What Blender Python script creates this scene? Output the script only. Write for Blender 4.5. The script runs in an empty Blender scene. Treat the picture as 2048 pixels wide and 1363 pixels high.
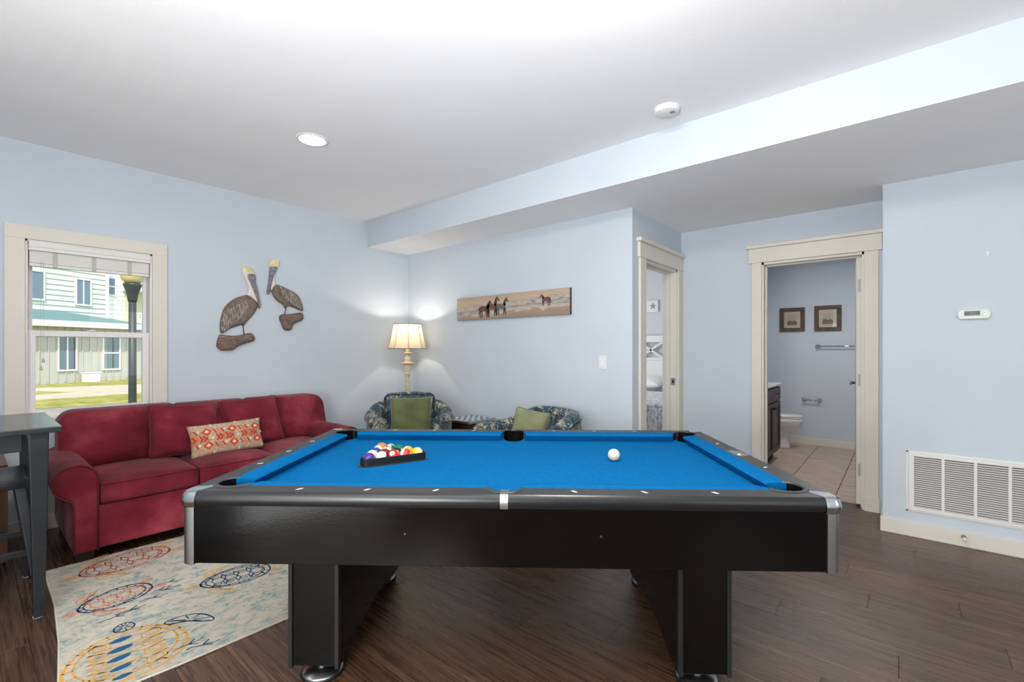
import bpy, bmesh, math, random
from math import sin, cos, pi, radians, sqrt
from mathutils import Vector, Matrix, geometry
random.seed(7)
S = bpy.context.scene
COL = S.collection

# ------------------------------------------------------------------ camera, world, sun, light, exposure
cd = bpy.data.cameras.new('camera')
cam = bpy.data.objects.new('camera', cd); COL.objects.link(cam)
cam.location = (0, 0, 1.28)
cam.rotation_euler = (pi / 2, 0, 0.7011)
cd.sensor_width = 36.0
cd.lens = 922.1 / 2048 * 36.0
cd.shift_y = 16.93 / 2048
cd.clip_start = 0.05; cd.clip_end = 300
S.camera = cam

W = bpy.data.worlds.new('world'); S.world = W
W.use_nodes = True
_n = W.node_tree.nodes; _l = W.node_tree.links
_sky = _n.new('ShaderNodeTexSky'); _sky.sky_type = 'NISHITA'
_sky.sun_disc = False; _sky.sun_elevation = radians(52); _sky.sun_rotation = radians(75)
_n['Background'].inputs[1].default_value = 0.28
_l.new(_sky.outputs[0], _n['Background'].inputs[0])

def light(kind, name, loc, rot, energy, color=(1, 1, 1), **kw):
    d = bpy.data.lights.new(name, kind); d.energy = energy; d.color = color
    for k, v in kw.items(): setattr(d, k, v)
    o = bpy.data.objects.new(name, d); COL.objects.link(o)
    o.location = loc; o.rotation_euler = rot
    return o

light('SUN', 'sun', (20, -8, 30), (radians(38), 0, radians(62)), 4.6, (1.0, 0.95, 0.86), angle=0.01)
# area lights added at solid, unseen walls, imitating assumed door and window daylight
for _nm, _loc, _rz, _sx, _sy, _e in (('assumed_rear_door_light', (-0.98, -1.33, 1.04), 0, 1.04, 2.02, 30), ('assumed_rear_window_light', (1.7, -1.33, 1.45), 0, 1.0, 1.3, 4), ('assumed_side_window_light', (2.55, 0.2, 1.3), 90, 1.1, 1.5, 9), ('assumed_side_far_window_light', (2.55, 2.1, 1.4), 90, 1.1, 1.3, 8)):
    light('AREA', _nm, _loc, (radians(90), 0, radians(_rz)), _e, (1.0, 0.99, 0.97), shape='RECTANGLE', size=_sx, size_y=_sy)
# added uplight behind the camera, brightening the ceiling like a bounced flash
light('AREA', 'ceiling_fill_uplight', (-0.35, -0.48, 1.3), (radians(180), 0, 0), 98, (1.0, 0.985, 0.97), shape='DISK', size=0.7)

light('AREA', 'back_wall_fill', (-0.25, -1.2, 0.95), (radians(100), 0, 0.05), 52, (1.0, 0.99, 0.97), shape='DISK', size=1.0)  # unseen fill added behind the camera to lift the back and hall walls

S.view_settings.view_transform = 'Standard'
S.view_settings.look = 'None'
S.view_settings.exposure = 0.12
S.view_settings.gamma = 1.0
S.view_settings.use_curve_mapping = False
S.cycles.use_denoising = True
S.cycles.max_bounces = 8
S.cycles.diffuse_bounces = 5
S.cycles.glossy_bounces = 4
S.cycles.transparent_max_bounces = 12
S.cycles.sample_clamp_indirect = 6.0
S.cycles.caustics_reflective = False
S.cycles.caustics_refractive = False

# ------------------------------------------------------------------ materials
def lin(c):
    return tuple(((v / 255) / 12.92 if v / 255 <= 0.04045 else ((v / 255 + 0.055) / 1.055) ** 2.4) for v in c) + (1.0,)

def mat(name, col, rough=0.6, metal=0.0, spec=0.5, emit=None, emit_s=0.0, sheen=0.0, coat=0.0):
    m = bpy.data.materials.new(name); m.use_nodes = True
    b = m.node_tree.nodes['Principled BSDF']
    b.inputs['Base Color'].default_value = lin(col)
    b.inputs['Roughness'].default_value = rough
    b.inputs['Metallic'].default_value = metal
    b.inputs['Specular IOR Level'].default_value = spec
    b.inputs['Coat Weight'].default_value = coat
    if sheen:
        b.inputs['Sheen Weight'].default_value = sheen
        b.inputs['Sheen Roughness'].default_value = 0.4
    if emit:
        b.inputs['Emission Color'].default_value = lin(emit)
        b.inputs['Emission Strength'].default_value = emit_s
    return m

def nmat(name, stops, scale=(1, 1, 1), rot=(0, 0, 0), nscale=5.0, detail=4.0, rough=0.6, bump=0.0, bscale=None, spec=0.5, sheen=0.0,
         rand=False, distort=0.0, metal=0.0, nrough=0.55, coat=0.0, rvar=0.0):
    """noise driven colour ramp over stretched object coordinates"""
    m = mat(name, (128, 128, 128), rough, metal, spec, sheen=sheen, coat=coat)
    t = m.node_tree; n = t.nodes; l = t.links; b = n['Principled BSDF']
    tc = n.new('ShaderNodeTexCoord'); mp = n.new('ShaderNodeMapping')
    mp.inputs['Scale'].default_value = scale; mp.inputs['Rotation'].default_value = rot
    l.new(tc.outputs['Object'], mp.inputs['Vector'])
    if rand:
        oi = n.new('ShaderNodeObjectInfo'); mu = n.new('ShaderNodeMath'); mu.operation = 'MULTIPLY'; mu.inputs[1].default_value = 57.0
        l.new(oi.outputs['Random'], mu.inputs[0]); l.new(mu.outputs[0], mp.inputs['Location'])
    nz = n.new('ShaderNodeTexNoise'); nz.inputs['Scale'].default_value = nscale; nz.inputs['Detail'].default_value = detail
    nz.inputs['Roughness'].default_value = nrough; nz.inputs['Distortion'].default_value = distort
    l.new(mp.outputs[0], nz.inputs['Vector'])
    cr = n.new('ShaderNodeValToRGB'); e = cr.color_ramp.elements
    while len(e) < len(stops): e.new(0.5)
    for el, (p, c) in zip(e, stops): el.position = p; el.color = lin(c)
    l.new(nz.outputs['Fac'], cr.inputs['Fac'])
    out = cr.outputs['Color']
    if rand:
        hs = n.new('ShaderNodeHueSaturation'); mr = n.new('ShaderNodeMapRange')
        mr.inputs['To Min'].default_value = 0.8; mr.inputs['To Max'].default_value = 1.2
        l.new(oi.outputs['Random'], mr.inputs['Value']); l.new(mr.outputs[0], hs.inputs['Value']); l.new(out, hs.inputs['Color'])
        out = hs.outputs['Color']
    l.new(out, b.inputs['Base Color'])
    if rvar:
        m2 = n.new('ShaderNodeMapRange'); m2.inputs['To Min'].default_value = rough - rvar; m2.inputs['To Max'].default_value = rough + rvar
        l.new(nz.outputs['Fac'], m2.inputs['Value']); l.new(m2.outputs[0], b.inputs['Roughness'])
    if bump:
        bn = n.new('ShaderNodeBump'); bn.inputs['Strength'].default_value = bump; bn.inputs['Distance'].default_value = 0.004
        if bscale:
            n2 = n.new('ShaderNodeTexNoise'); n2.inputs['Scale'].default_value = bscale; n2.inputs['Detail'].default_value = 3
            l.new(tc.outputs['Object'], n2.inputs['Vector']); l.new(n2.outputs['Fac'], bn.inputs['Height'])
        else: l.new(nz.outputs['Fac'], bn.inputs['Height'])
        l.new(bn.outputs[0], b.inputs['Normal'])
    return m

def glass_mat(name, tint=(255, 255, 255), gloss=0.06):
    m = bpy.data.materials.new(name); m.use_nodes = True
    t = m.node_tree; n = t.nodes; l = t.links; n.remove(n['Principled BSDF'])
    tr = n.new('ShaderNodeBsdfTransparent'); tr.inputs[0].default_value = lin(tint)
    gl = n.new('ShaderNodeBsdfGlossy'); gl.inputs['Roughness'].default_value = 0.02
    mx = n.new('ShaderNodeMixShader'); fr = n.new('ShaderNodeFresnel'); fr.inputs['IOR'].default_value = 1.3
    l.new(fr.outputs[0], mx.inputs[0]); l.new(tr.outputs[0], mx.inputs[1]); l.new(gl.outputs[0], mx.inputs[2])
    l.new(mx.outputs[0], n['Material Output'].inputs[0])
    return m

def shade_mat(name, col, trans=0.5):
    m = bpy.data.materials.new(name); m.use_nodes = True
    t = m.node_tree; n = t.nodes; l = t.links; n.remove(n['Principled BSDF'])
    a = n.new('ShaderNodeBsdfDiffuse'); a.inputs[0].default_value = lin(col)
    b = n.new('ShaderNodeBsdfTranslucent'); b.inputs[0].default_value = lin(col)
    mx = n.new('ShaderNodeMixShader'); mx.inputs[0].default_value = trans
    l.new(a.outputs[0], mx.inputs[1]); l.new(b.outputs[0], mx.inputs[2]); l.new(mx.outputs[0], n['Material Output'].inputs[0])
    return m

M = {}
M['wall'] = nmat('wall_paint_blue', [(0.3, (197, 206, 214)), (0.7, (201, 210, 218))], nscale=2.0, detail=2, rough=0.75, bump=0.12, bscale=90, spec=0.25)
M['wall_bed'] = nmat('wall_paint_grey', [(0.3, (205, 208, 210)), (0.7, (209, 212, 214))], nscale=2.0, rough=0.8, bump=0.1, bscale=90, spec=0.2)
M['ceil'] = nmat('ceiling_paint', [(0.3, (239, 239, 240)), (0.7, (242, 242, 243))], nscale=2.0, detail=2, rough=0.9, bump=0.12, bscale=120, spec=0.1)
M['trim'] = nmat('trim_paint', [(0.3, (216, 211, 199)), (0.7, (220, 215, 203))], nscale=3.0, rough=0.45, spec=0.4)
M['white'] = mat('white_plastic', (226, 226, 222), 0.4)
M['vinyl'] = mat('white_vinyl', (232, 230, 228), 0.4)
M['plank'] = nmat('plank_wood', [(0.30, (24, 13, 7)), (0.41, (58, 38, 25)), (0.54, (84, 60, 43)), (0.70, (118, 91, 71))], scale=(0.7, 24, 24), nscale=3.2, detail=13, rough=0.28, bump=0.25, rand=True, distort=0.6, nrough=0.76, rvar=0.1)
M['subfloor'] = mat('subfloor_dark', (30, 24, 20), 0.6)
M['tile'] = nmat('tile_beige', [(0.3, (160, 138, 120)), (0.5, (190, 168, 150)), (0.7, (208, 190, 172))], scale=(2, 14, 4), nscale=2.0, detail=6, rough=0.35, rand=False)
M['grout'] = mat('grout', (92, 74, 64), 0.8)
M['black'] = nmat('black_laminate', [(0.3, (3, 3, 3)), (0.7, (5, 5, 5))], scale=(1, 1, 8), nscale=6, rough=0.15, spec=0.34, rvar=0.05, bump=0.03, bscale=160)
M['blackmatte'] = mat('black_matte', (12, 12, 12), 0.45)
M['rail'] = nmat('rail_laminate', [(0.3, (34, 35, 36)), (0.7, (41, 42, 43))], nscale=9, rough=0.42)
M['roll'] = nmat('rail_roll', [(0.3, (20, 21, 22)), (0.7, (25, 26, 27))], nscale=9, rough=0.3)
M['strip'] = mat('leg_strip', (44, 45, 46), 0.35, 0.4)
M['cloth'] = nmat('blue_felt', [(0.3, (3, 90, 144)), (0.7, (6, 99, 156))], nscale=55, detail=6, rough=0.95, bump=0.1, spec=0.05)
M['cush'] = nmat('blue_felt_cushion', [(0.3, (3, 90, 144)), (0.7, (6, 99, 156))], nscale=45, detail=4, rough=0.95, spec=0.05)
M['pocket'] = mat('pocket_rubber', (4, 4, 4), 0.7, spec=0.1)
M['ring'] = mat('pocket_ring', (48, 49, 50), 0.4)
M['chrome'] = mat('chrome', (205, 208, 212), 0.14, 1.0)
M['alu'] = mat('brushed_aluminium', (190, 190, 190), 0.28, 1.0)
M['sight'] = mat('pearl_sight', (225, 222, 214), 0.3)
M['badge'] = nmat('badge_metal', [(0.4, (96, 98, 98)), (0.6, (140, 142, 143))], nscale=180, rough=0.4, metal=0.4)
M['sofa'] = nmat('red_microsuede', [(0.3, (84, 17, 29)), (0.5, (112, 31, 44)), (0.70, (148, 60, 72))], nscale=3.2, detail=7, rough=0.85, spec=0.2, sheen=0.1, bump=0.08, bscale=240)
M['pipe'] = mat('red_piping', (92, 14, 27), 0.8)
M['sofa_leg'] = mat('dark_leg', (38, 24, 22), 0.5)
M['green'] = nmat('green_velvet', [(0.3, (76, 82, 48)), (0.7, (102, 108, 68))], nscale=5, detail=4, rough=0.85, sheen=0.3)
M['green2'] = nmat('green_velvet_light', [(0.3, (116, 120, 84)), (0.7, (140, 143, 106))], nscale=5, detail=4, rough=0.85, sheen=0.3)
M['espresso'] = nmat('espresso_wood', [(0.35, (34, 20, 18)), (0.65, (56, 34, 30))], scale=(18, 18, 1.2), nscale=2, detail=5, rough=0.4)
M['slate'] = nmat('slate_painted_wood', [(0.35, (24, 27, 31)), (0.65, (33, 36, 41))], scale=(14, 1.5, 14), nscale=2, detail=5, rough=0.36)
M['slatetop'] = nmat('slate_table_top', [(0.35, (30, 35, 37)), (0.65, (40, 45, 47))], scale=(14, 1.5, 14), nscale=2, detail=5, rough=0.22)
M['brown'] = nmat('brown_wood', [(0.3, (78, 46, 26)), (0.7, (112, 70, 42))], scale=(12, 12, 1), nscale=2, detail=5, rough=0.45)
M['vanity'] = nmat('vanity_wood', [(0.3, (54, 38, 34)), (0.7, (76, 54, 48))], scale=(12, 12, 1), nscale=2, detail=5, rough=0.45)
M['lampwood'] = nmat('lamp_whitewash', [(0.3, (176, 158, 132)), (0.55, (214, 198, 172)), (0.8, (232, 218, 196))], scale=(4, 4, 1.5), nscale=8, detail=6, rough=0.6)
M['shade'] = shade_mat('lamp_shade_linen', (236, 216, 184), 0.24)
M['shadetrim'] = mat('shade_trim', (150, 140, 116), 0.8)
M['porcelain'] = mat('porcelain', (226, 224, 220), 0.12)
M['frame'] = nmat('barnwood_frame', [(0.3, (62, 48, 40)), (0.7, (98, 80, 68))], scale=(3, 3, 3), nscale=8, detail=6, rough=0.6)
M['paper'] = mat('mat_board', (205, 192, 172), 0.8)
M['glass'] = glass_mat('window_glass', (250, 255, 253))
M['picglass'] = glass_mat('picture_glass')
M['linen'] = mat('white_linen', (235, 236, 238), 0.9)
M['bulb'] = mat('bulb_glow', (255, 255, 255), 0.5, emit=(255, 250, 240), emit_s=7.0)
M['dark'] = mat('dark_void', (20, 20, 20), 0.8)
M['lcd'] = mat('lcd_green', (96, 120, 96), 0.3)
M['ink'] = mat('lcd_ink', (34, 50, 40), 0.5)
M['ivory'] = nmat('ivory_ball', [(0.35, (206, 198, 178)), (0.7, (222, 214, 196))], nscale=40, rough=0.12)
M['num'] = mat('ball_number', (18, 18, 18), 0.2)
M['slat'] = nmat('faux_wood_slat', [(0.3, (222, 220, 214)), (0.7, (230, 228, 222))], scale=(1, 30, 30), nscale=4, rough=0.5)
M['cord'] = mat('blind_cord', (190, 186, 178), 0.8)

# ------------------------------------------------------------------ mesh builder
class MB:
    def __init__(s): s.v = []; s.f = []; s.mi = []
    def add(s, vs, fs, mi=0):
        o = len(s.v); s.v += [tuple(v) for v in vs]
        for f in fs: s.f.append(tuple(i + o for i in f)); s.mi.append(mi)
        return s
    def box(s, x0, x1, y0, y1, z0, z1, mi=0):
        v = [(x0, y0, z0), (x1, y0, z0), (x1, y1, z0), (x0, y1, z0), (x0, y0, z1), (x1, y0, z1), (x1, y1, z1), (x0, y1, z1)]
        return s.add(v, [(3, 2, 1, 0), (4, 5, 6, 7), (0, 1, 5, 4), (1, 2, 6, 5), (2, 3, 7, 6), (3, 0, 4, 7)], mi)
    def hexa(s, b, t, mi=0):
        return s.add(list(b) + list(t), [(3, 2, 1, 0), (4, 5, 6, 7), (0, 1, 5, 4), (1, 2, 6, 5), (2, 3, 7, 6), (3, 0, 4, 7)], mi)
    def tube(s, pts, r, n=10, cap=True, mi=0):
        pts = [Vector(p) for p in pts]; rs = r if isinstance(r, (list, tuple)) else [r] * len(pts)
        vs = []; prev = None
        for i, p in enumerate(pts):
            d = (pts[min(i + 1, len(pts) - 1)] - pts[max(i - 1, 0)]).normalized()
            if prev is None:
                a = Vector((0, 0, 1)) if abs(d.z) < 0.9 else Vector((1, 0, 0))
                u = d.cross(a).normalized()
            else: u = (prev - d * prev.dot(d)).normalized()
            prev = u; w = d.cross(u)
            for k in range(n):
                t = 2 * pi * k / n; vs.append(p + (u * cos(t) + w * sin(t)) * rs[i])
        fs = []
        for i in range(len(pts) - 1):
            for k in range(n):
                a = i * n + k; b = i * n + (k + 1) % n; fs.append((a, b, b + n, a + n))
        if cap: fs.append(tuple(range(n - 1, -1, -1))); fs.append(tuple(range((len(pts) - 1) * n, len(pts) * n)))
        return s.add(vs, fs, mi)
    def lathe(s, prof, n=24, c=(0, 0, 0), axis='z', mi=0, cap=True):
        vs = []
        for r, h in prof:
            for k in range(n):
                t = 2 * pi * k / n; a, b = r * cos(t), r * sin(t)
                p = (a, b, h) if axis == 'z' else ((a, h, b) if axis == 'y' else (h, a, b))
                vs.append((p[0] + c[0], p[1] + c[1], p[2] + c[2]))
        fs = []; m = len(prof)
        for i in range(m - 1):
            for k in range(n):
                a = i * n + k; b = i * n + (k + 1) % n; fs.append((a, b, b + n, a + n))
        if cap: fs.append(tuple(range(n - 1, -1, -1))); fs.append(tuple(range((m - 1) * n, m * n)))
        return s.add(vs, fs, mi)
    def prism(s, poly, a, b, plane='xy', mi=0):
        def P(u, v, w): return (u, v, w) if plane == 'xy' else ((u, w, v) if plane == 'xz' else (w, u, v))
        n = len(poly)
        vs = [P(u, v, a) for u, v in poly] + [P(u, v, b) for u, v in poly]
        fs = [tuple(range(n - 1, -1, -1)), tuple(range(n, 2 * n))] + [(i, (i + 1) % n, (i + 1) % n + n, i + n) for i in range(n)]
        return s.add(vs, fs, mi)
    def build(s, name, m, parent=None, bevel=0.0, seg=2, smooth=False, auto=None, loc=None, rotz=0, merge=False, sub=0):
        me = bpy.data.meshes.new(name); bm = bmesh.new()
        bv = [bm.verts.new(v) for v in s.v]
        for f, mi in zip(s.f, s.mi):
            try: fc = bm.faces.new([bv[i] for i in f]); fc.material_index = mi
            except ValueError: pass
        if merge: bmesh.ops.remove_doubles(bm, verts=bm.verts, dist=1e-5)
        bmesh.ops.recalc_face_normals(bm, faces=bm.faces)
        if bevel:
            es = [e for e in bm.edges if len(e.link_faces) == 2 and e.calc_face_angle(0) > 0.5]
            bmesh.ops.bevel(bm, geom=es, offset=bevel, segments=seg, affect='EDGES', profile=0.5, clamp_overlap=True)
        if smooth or auto:
            for f in bm.faces: f.smooth = True
            lim = auto if auto else 10
            for e in bm.edges:
                if len(e.link_faces) == 2 and e.calc_face_angle(0) > lim: e.smooth = False
        bm.to_mesh(me); bm.free()
        for q in (m if isinstance(m, (list, tuple)) else [m]): me.materials.append(q)
        return link(name, me, parent, loc, rotz, sub)

def link(name, me, parent=None, loc=None, rotz=0, sub=0):
    o = bpy.data.objects.new(name, me); COL.objects.link(o)
    if parent: o.parent = parent
    if loc: o.location = loc
    if rotz: o.rotation_euler = (0, 0, rotz)
    if sub:
        md = o.modifiers.new('subsurf', 'SUBSURF'); md.levels = sub; md.render_levels = sub
    return o

def tag(o, label, cat, group=None):
    o['label'] = label; o['category'] = cat
    if group: o['group'] = group
    return o
def thing(name, label, cat, loc=(0, 0, 0), rotz=0, group=None):
    o = bpy.data.objects.new(name, None); COL.objects.link(o); o.empty_display_size = 0.1
    o.location = loc; o.rotation_euler = (0, 0, rotz)
    return tag(o, label, cat, group)
def struct(o): o['kind'] = 'structure'; return o
def box(name, m, b, parent=None, bevel=0.0, **k): return MB().box(*b).build(name, m, parent, bevel, **k)
def arc(cx, cy, r, a0, a1, n=8, ry=None):
    ry = ry or r
    return [(cx + r * cos(a0 + (a1 - a0) * i / n), cy + ry * sin(a0 + (a1 - a0) * i / n)) for i in range(n + 1)]

def text_mesh(txt, size):
    cu = bpy.data.curves.new('lettering', 'FONT'); cu.body = txt; cu.size = size; cu.align_x = 'CENTER'; cu.align_y = 'CENTER'
    o = bpy.data.objects.new('lettering', cu); COL.objects.link(o)
    dg = bpy.context.evaluated_depsgraph_get(); me = o.evaluated_get(dg).to_mesh()
    vs = [tuple(v.co) for v in me.vertices]; fs = [tuple(p.vertices) for p in me.polygons]
    o.evaluated_get(dg).to_mesh_clear(); bpy.data.objects.remove(o); bpy.data.curves.remove(cu)
    return vs, fs

def inside(p, poly):
    x, y = p; c = False; n = len(poly)
    for i in range(n):
        x1, y1 = poly[i]; x2, y2 = poly[(i + 1) % n]
        if (y1 > y) != (y2 > y) and x < (x2 - x1) * (y - y1) / (y2 - y1) + x1: c = not c
    return c
def edge_dist(p, poly):
    best = 9; n = len(poly); x, y = p
    for i in range(n):
        ax, ay = poly[i]; bx, by = poly[(i + 1) % n]; dx, dy = bx - ax, by - ay
        t = max(0, min(1, ((x - ax) * dx + (y - ay) * dy) / (dx * dx + dy * dy + 1e-12)))
        best = min(best, sqrt((x - ax - t * dx) ** 2 + (y - ay - t * dy) ** 2))
    return best
def resample(poly, step, closed=True):
    out = []; n = len(poly)
    for i in range(n if closed else n - 1):
        a = Vector(poly[i]); b = Vector(poly[(i + 1) % n]); k = max(1, int((b - a).length / step))
        out += [tuple(a.lerp(b, j / k)) for j in range(k)]
    return out
def smoothpoly(poly, it=2):
    for _ in range(it):
        q = []
        for i in range(len(poly)):
            a = Vector(poly[i]); b = Vector(poly[(i + 1) % len(poly)])
            q += [tuple(a.lerp(b, 0.25)), tuple(a.lerp(b, 0.75))]
        poly = q
    return poly
def inflate(poly, thick, R, step, base=0.0, plane='xz', sign=-1, relief=None):
    """carved relief: outline in (x,z), flat back at y=base, rounded face towards -y"""
    poly = resample(poly, step)
    xs = [p[0] for p in poly]; ys = [p[1] for p in poly]
    pts = [Vector(p) for p in poly]; n = len(pts)
    y = min(ys)
    while y < max(ys):
        x = min(xs)
        while x < max(xs):
            if inside((x, y), poly) and edge_dist((x, y), poly) > step * 0.55: pts.append(Vector((x, y)))
            x += step
        y += step
    vo, eo, fo, *_ = geometry.delaunay_2d_cdt(pts, [(i, (i + 1) % n) for i in range(n)], [], 1, 1e-6)
    vs = []; 
    for v in vo:
        d = min(edge_dist((v.x, v.y), poly) / R, 1.0); h = thick * (0.3 + 0.7 * sqrt(max(0, 1 - (1 - d) ** 2)))
        if relief: h += relief(v.x, v.y)
        vs.append((v.x, base - h, v.y))
    m = MB().add(vs, [tuple(f) for f in fo])
    k = len(poly)
    m.add([(p[0], base - thick * 0.3, p[1]) for p in poly] + [(p[0], base, p[1]) for p in poly],
          [(i, (i + 1) % k, (i + 1) % k + k, i + k) for i in range(k)])
    return m

def pillow_mb(w, h, t, wr=0.0, seed=0, n=22, dent=0.0):
    """cushion standing in xz, facing -y, bottom edge at z=0"""
    rnd = random.Random(seed); ph = [rnd.uniform(0, 6) for _ in range(8)]
    m = MB(); vs = []; fs = []
    for side in (-1, 1):
        for i in range(n + 1):
            for j in range(n + 1):
                u = -1 + 2 * i / n; v = -1 + 2 * j / n
                e = max(0.0, (1 - abs(u) ** 2.6) * (1 - abs(v) ** 2.6)) ** 0.5
                pinch = 1 - 0.06 * (1 - abs(v) ** 2) * abs(u) ** 4
                pinch2 = 1 - 0.06 * (1 - abs(u) ** 2) * abs(v) ** 4
                x = u * w / 2 * pinch; z = v * h / 2 * pinch2
                wv = wr * (sin(7 * u + 3 * v + ph[0]) * sin(4 * v - 2 * u + ph[1]) + 0.6 * sin(11 * v + 4 * u + ph[2])) * e
                y = side * (t / 2 * e) + wv
                vs.append((x, y, z + h / 2))
    N = (n + 1) * (n + 1)
    for s_ in (0, 1):
        for i in range(n):
            for j in range(n):
                a = s_ * N + i * (n + 1) + j; q = (a, a + n + 1, a + n + 2, a + 1)
                fs.append(q if s_ == 0 else q[::-1])
    m.add(vs, fs); return m
def piping_loop(w, h, r=0.005, n=60):
    pts = []
    for k in range(n + 1):
        t = 2 * pi * k / n; c, s_ = cos(t), sin(t); q = max(abs(c), abs(s_))
        u, v = c / q, s_ / q
        pts.append((u * w / 2 * (1 - 0.06 * (1 - v * v) * abs(u) ** 4), 0, h / 2 + v * h / 2 * (1 - 0.06 * (1 - u * u) * abs(v) ** 4)))
    return MB().tube(pts, r, 6, cap=False)

# ================================================================== SETTING
XL, YB, X1, Y2, Y3 = -4.658, 3.525, -1.685, 4.624, 4.19
ZC, ZS, YS = 2.724, 2.445, 2.9635
RX, RY = 2.6, -1.36
YBATH, YBED = 7.32, 7.15

# floor and its planks
floor = struct(MB().box(XL, RX, RY, 4.77, -0.06, -0.006).build('floor', M['subfloor']))
PW, PL = 0.18, 1.22
pl_meshes = {}
def plank(x0, x1, y0, y1):
    L = round(x1 - x0, 3); Wd = round(y1 - y0, 3); key = (L, Wd)
    if key not in pl_meshes:
        o = MB().box(-L / 2 + 0.0006, L / 2 - 0.0006, -Wd / 2 + 0.0006, Wd / 2 - 0.0006, -0.006, 0).build('plank', M['plank'], floor, bevel=0.0007, seg=1)
        pl_meshes[key] = o.data
    else: o = link('plank', pl_meshes[key], floor)
    o.location = ((x0 + x1) / 2, (y0 + y1) / 2, 0)
row = 0; y = -0.72
offs = [0.0, 0.46, 0.92, 0.23, 0.69, 1.1, 0.35]
while y < 4.77 - 1e-4:
    y1 = min(y + PW, 4.77)
    lo, hi = XL, 1.3
    if y > YB + 0.05: lo = X1
    if y > Y3: hi = 0.0
    x = lo - offs[row % 7]
    while x < hi:
        a, b = max(x, lo), min(x + PL, hi)
        if b - a > 0.02: plank(a, b, y, y1)
        x += PL
    y = y1; row += 1
# plain boards continue outside the photographed part
struct(MB().box(1.3, RX, RY, Y3, -0.006, 0).build('floor', M['plank']))
struct(MB().box(XL, 1.3, RY, -0.72, -0.006, 0).build('floor', M['plank']))

# walls
def wall(name, boxes, m='wall'):
    b = MB()
    for q in boxes: b.box(*q)
    return struct(b.build(name, M[m]))
WZ0, WZ1, WYA, WYB = 0.79, 2.05, 0.265, 0.977   # window opening
wall('wall_left', [(XL - 0.15, XL, RY, WYA, -0.06, 2.95), (XL - 0.15, XL, WYB, YB + 0.12, -0.06, 2.95),
                   (XL - 0.15, XL, WYA, WYB, -0.06, WZ0), (XL - 0.15, XL, WYA, WYB, WZ1, 2.95)])
wall('wall_back', [(XL, X1, YB, YB + 0.12, 0, ZC)])
D1A, D1B, D1Z = 3.755, 4.515, 2.055
XI = X1 - 0.14
wall('wall_hall', [(XI, X1, YB + 0.12, D1A, 0, ZC), (XI, X1, D1B, Y2 + 0.14, 0, ZC), (XI, X1, D1A, D1B, D1Z, ZC)])
D2A, D2B, D2Z = -0.962, -0.222, 2.06
wall('wall_hall_back', [(X1, D2A, Y2, Y2 + 0.14, 0, ZS), (D2B, 0.0, Y2, Y2 + 0.14, 0, ZS), (D2A, D2B, Y2, Y2 + 0.14, D2Z, ZS)])
wall('wall_right', [(-0.1, RX, Y3, Y2, 0, ZC)])
wall('wall_soffit', [(XL, RX, YS, YS + 0.02, ZS + 0.002, ZC)])
wall('wall_rear', [(XL, RX, RY - 0.12, RY, 0, 2.95)])
wall('wall_side', [(RX, RX + 0.12, RY, Y2, 0, 2.95)])
struct(box('ceiling', M['ceil'], (XL, RX, RY, YS + 0.02, ZC, ZC + 0.12)))
struct(box('ceiling_lower', M['ceil'], (XL, RX, YS, Y2 + 0.14, ZS, ZS + 0.002)))
struct(box('ceiling_cover', M['ceil'], (XL - 0.15, RX, YS, YBATH + 0.1, ZC + 0.001, ZC + 0.12)))

# baseboards
def base(name, b): return struct(box(name, M['trim'], b, bevel=0.003))
base('baseboard_left', (XL, XL + 0.014, RY, YB, 0, 0.095))
base('baseboard_back', (XL + 0.014, X1, YB - 0.014, YB, 0, 0.095))
base('baseboard_right', (-0.114, RX, Y3 - 0.014, Y3, 0, 0.1))
base('baseboard_right_return', (-0.114, -0.1, Y3, Y2, 0, 0.1))
base('baseboard_hall', (X1 + 0.001, D2A - 0.08, Y2 - 0.014, Y2, 0, 0.095))
base('baseboard_hall_side', (X1, X1 + 0.014, YB, D1A - 0.118, 0, 0.095))

M['hinge'] = mat('satin_hinge', (172, 170, 164), 0.55, 0.2)
# ---- doorways
def doorway(name, label, w, z, loc, rotz, cl, cr, depth, strike=False):
    """opening 0..w in local x, wall face at y=0 (room side -y)"""
    t = thing(name, label, 'doorway', loc, rotz); del t['category']; struct(t)
    box('casing', M['trim'], (-cl, 0.004, -0.02, 0, 0.0, z), t, 0.003)
    box('casing', M['trim'], (w - 0.004, w + cr, -0.02, 0, 0.0, z), t, 0.003)
    box('head_casing', M['trim'], (-cl - 0.022, w + cr + 0.022, -0.026, 0, z, z + 0.128), t, 0.003)
    box('cap_moulding', M['trim'], (-cl - 0.045, w + cr + 0.04, -0.048, 0, z + 0.128, z + 0.16), t, 0.004)
    j = MB().box(0.0, 0.018, 0, depth, 0, z).box(w - 0.018, w, 0, depth, 0, z).box(0, w, 0, depth, z - 0.02, z)
    j.build('jamb', M['trim'], t)
    MB().box(0.018, 0.03, depth * .45, depth * .75, 0, z - .02).box(w - .03, w - 0.018, depth * .45, depth * .75, 0, z - .02).box(0.018, w - .018, depth * .45, depth * .75, z - .032, z - .02).build('door_stop_bead', M['trim'], t, 0.002)
    return t
d1 = doorway('door_1', 'cream cased doorway to the bedroom', D1B - D1A, D1Z, (X1, D1A, 0), pi / 2, 0.112, 0.105, 0.14)
sp = box('strike_plate', M['alu'], (D1B - D1A - 0.0195, D1B - D1A - 0.018, 0.012, 0.055, 0.93, 1.0), d1)
box('latch_hole', M['dark'], (D1B - D1A - 0.0198, D1B - D1A - 0.0195, 0.024, 0.042, 0.95, 0.98), sp)
d2 = doorway('door_2', 'cream cased doorway to the bathroom with its door standing open', D2B - D2A, D2Z, (D2A, Y2, 0), 0, 0.078, 0.088, 0.14)
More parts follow.
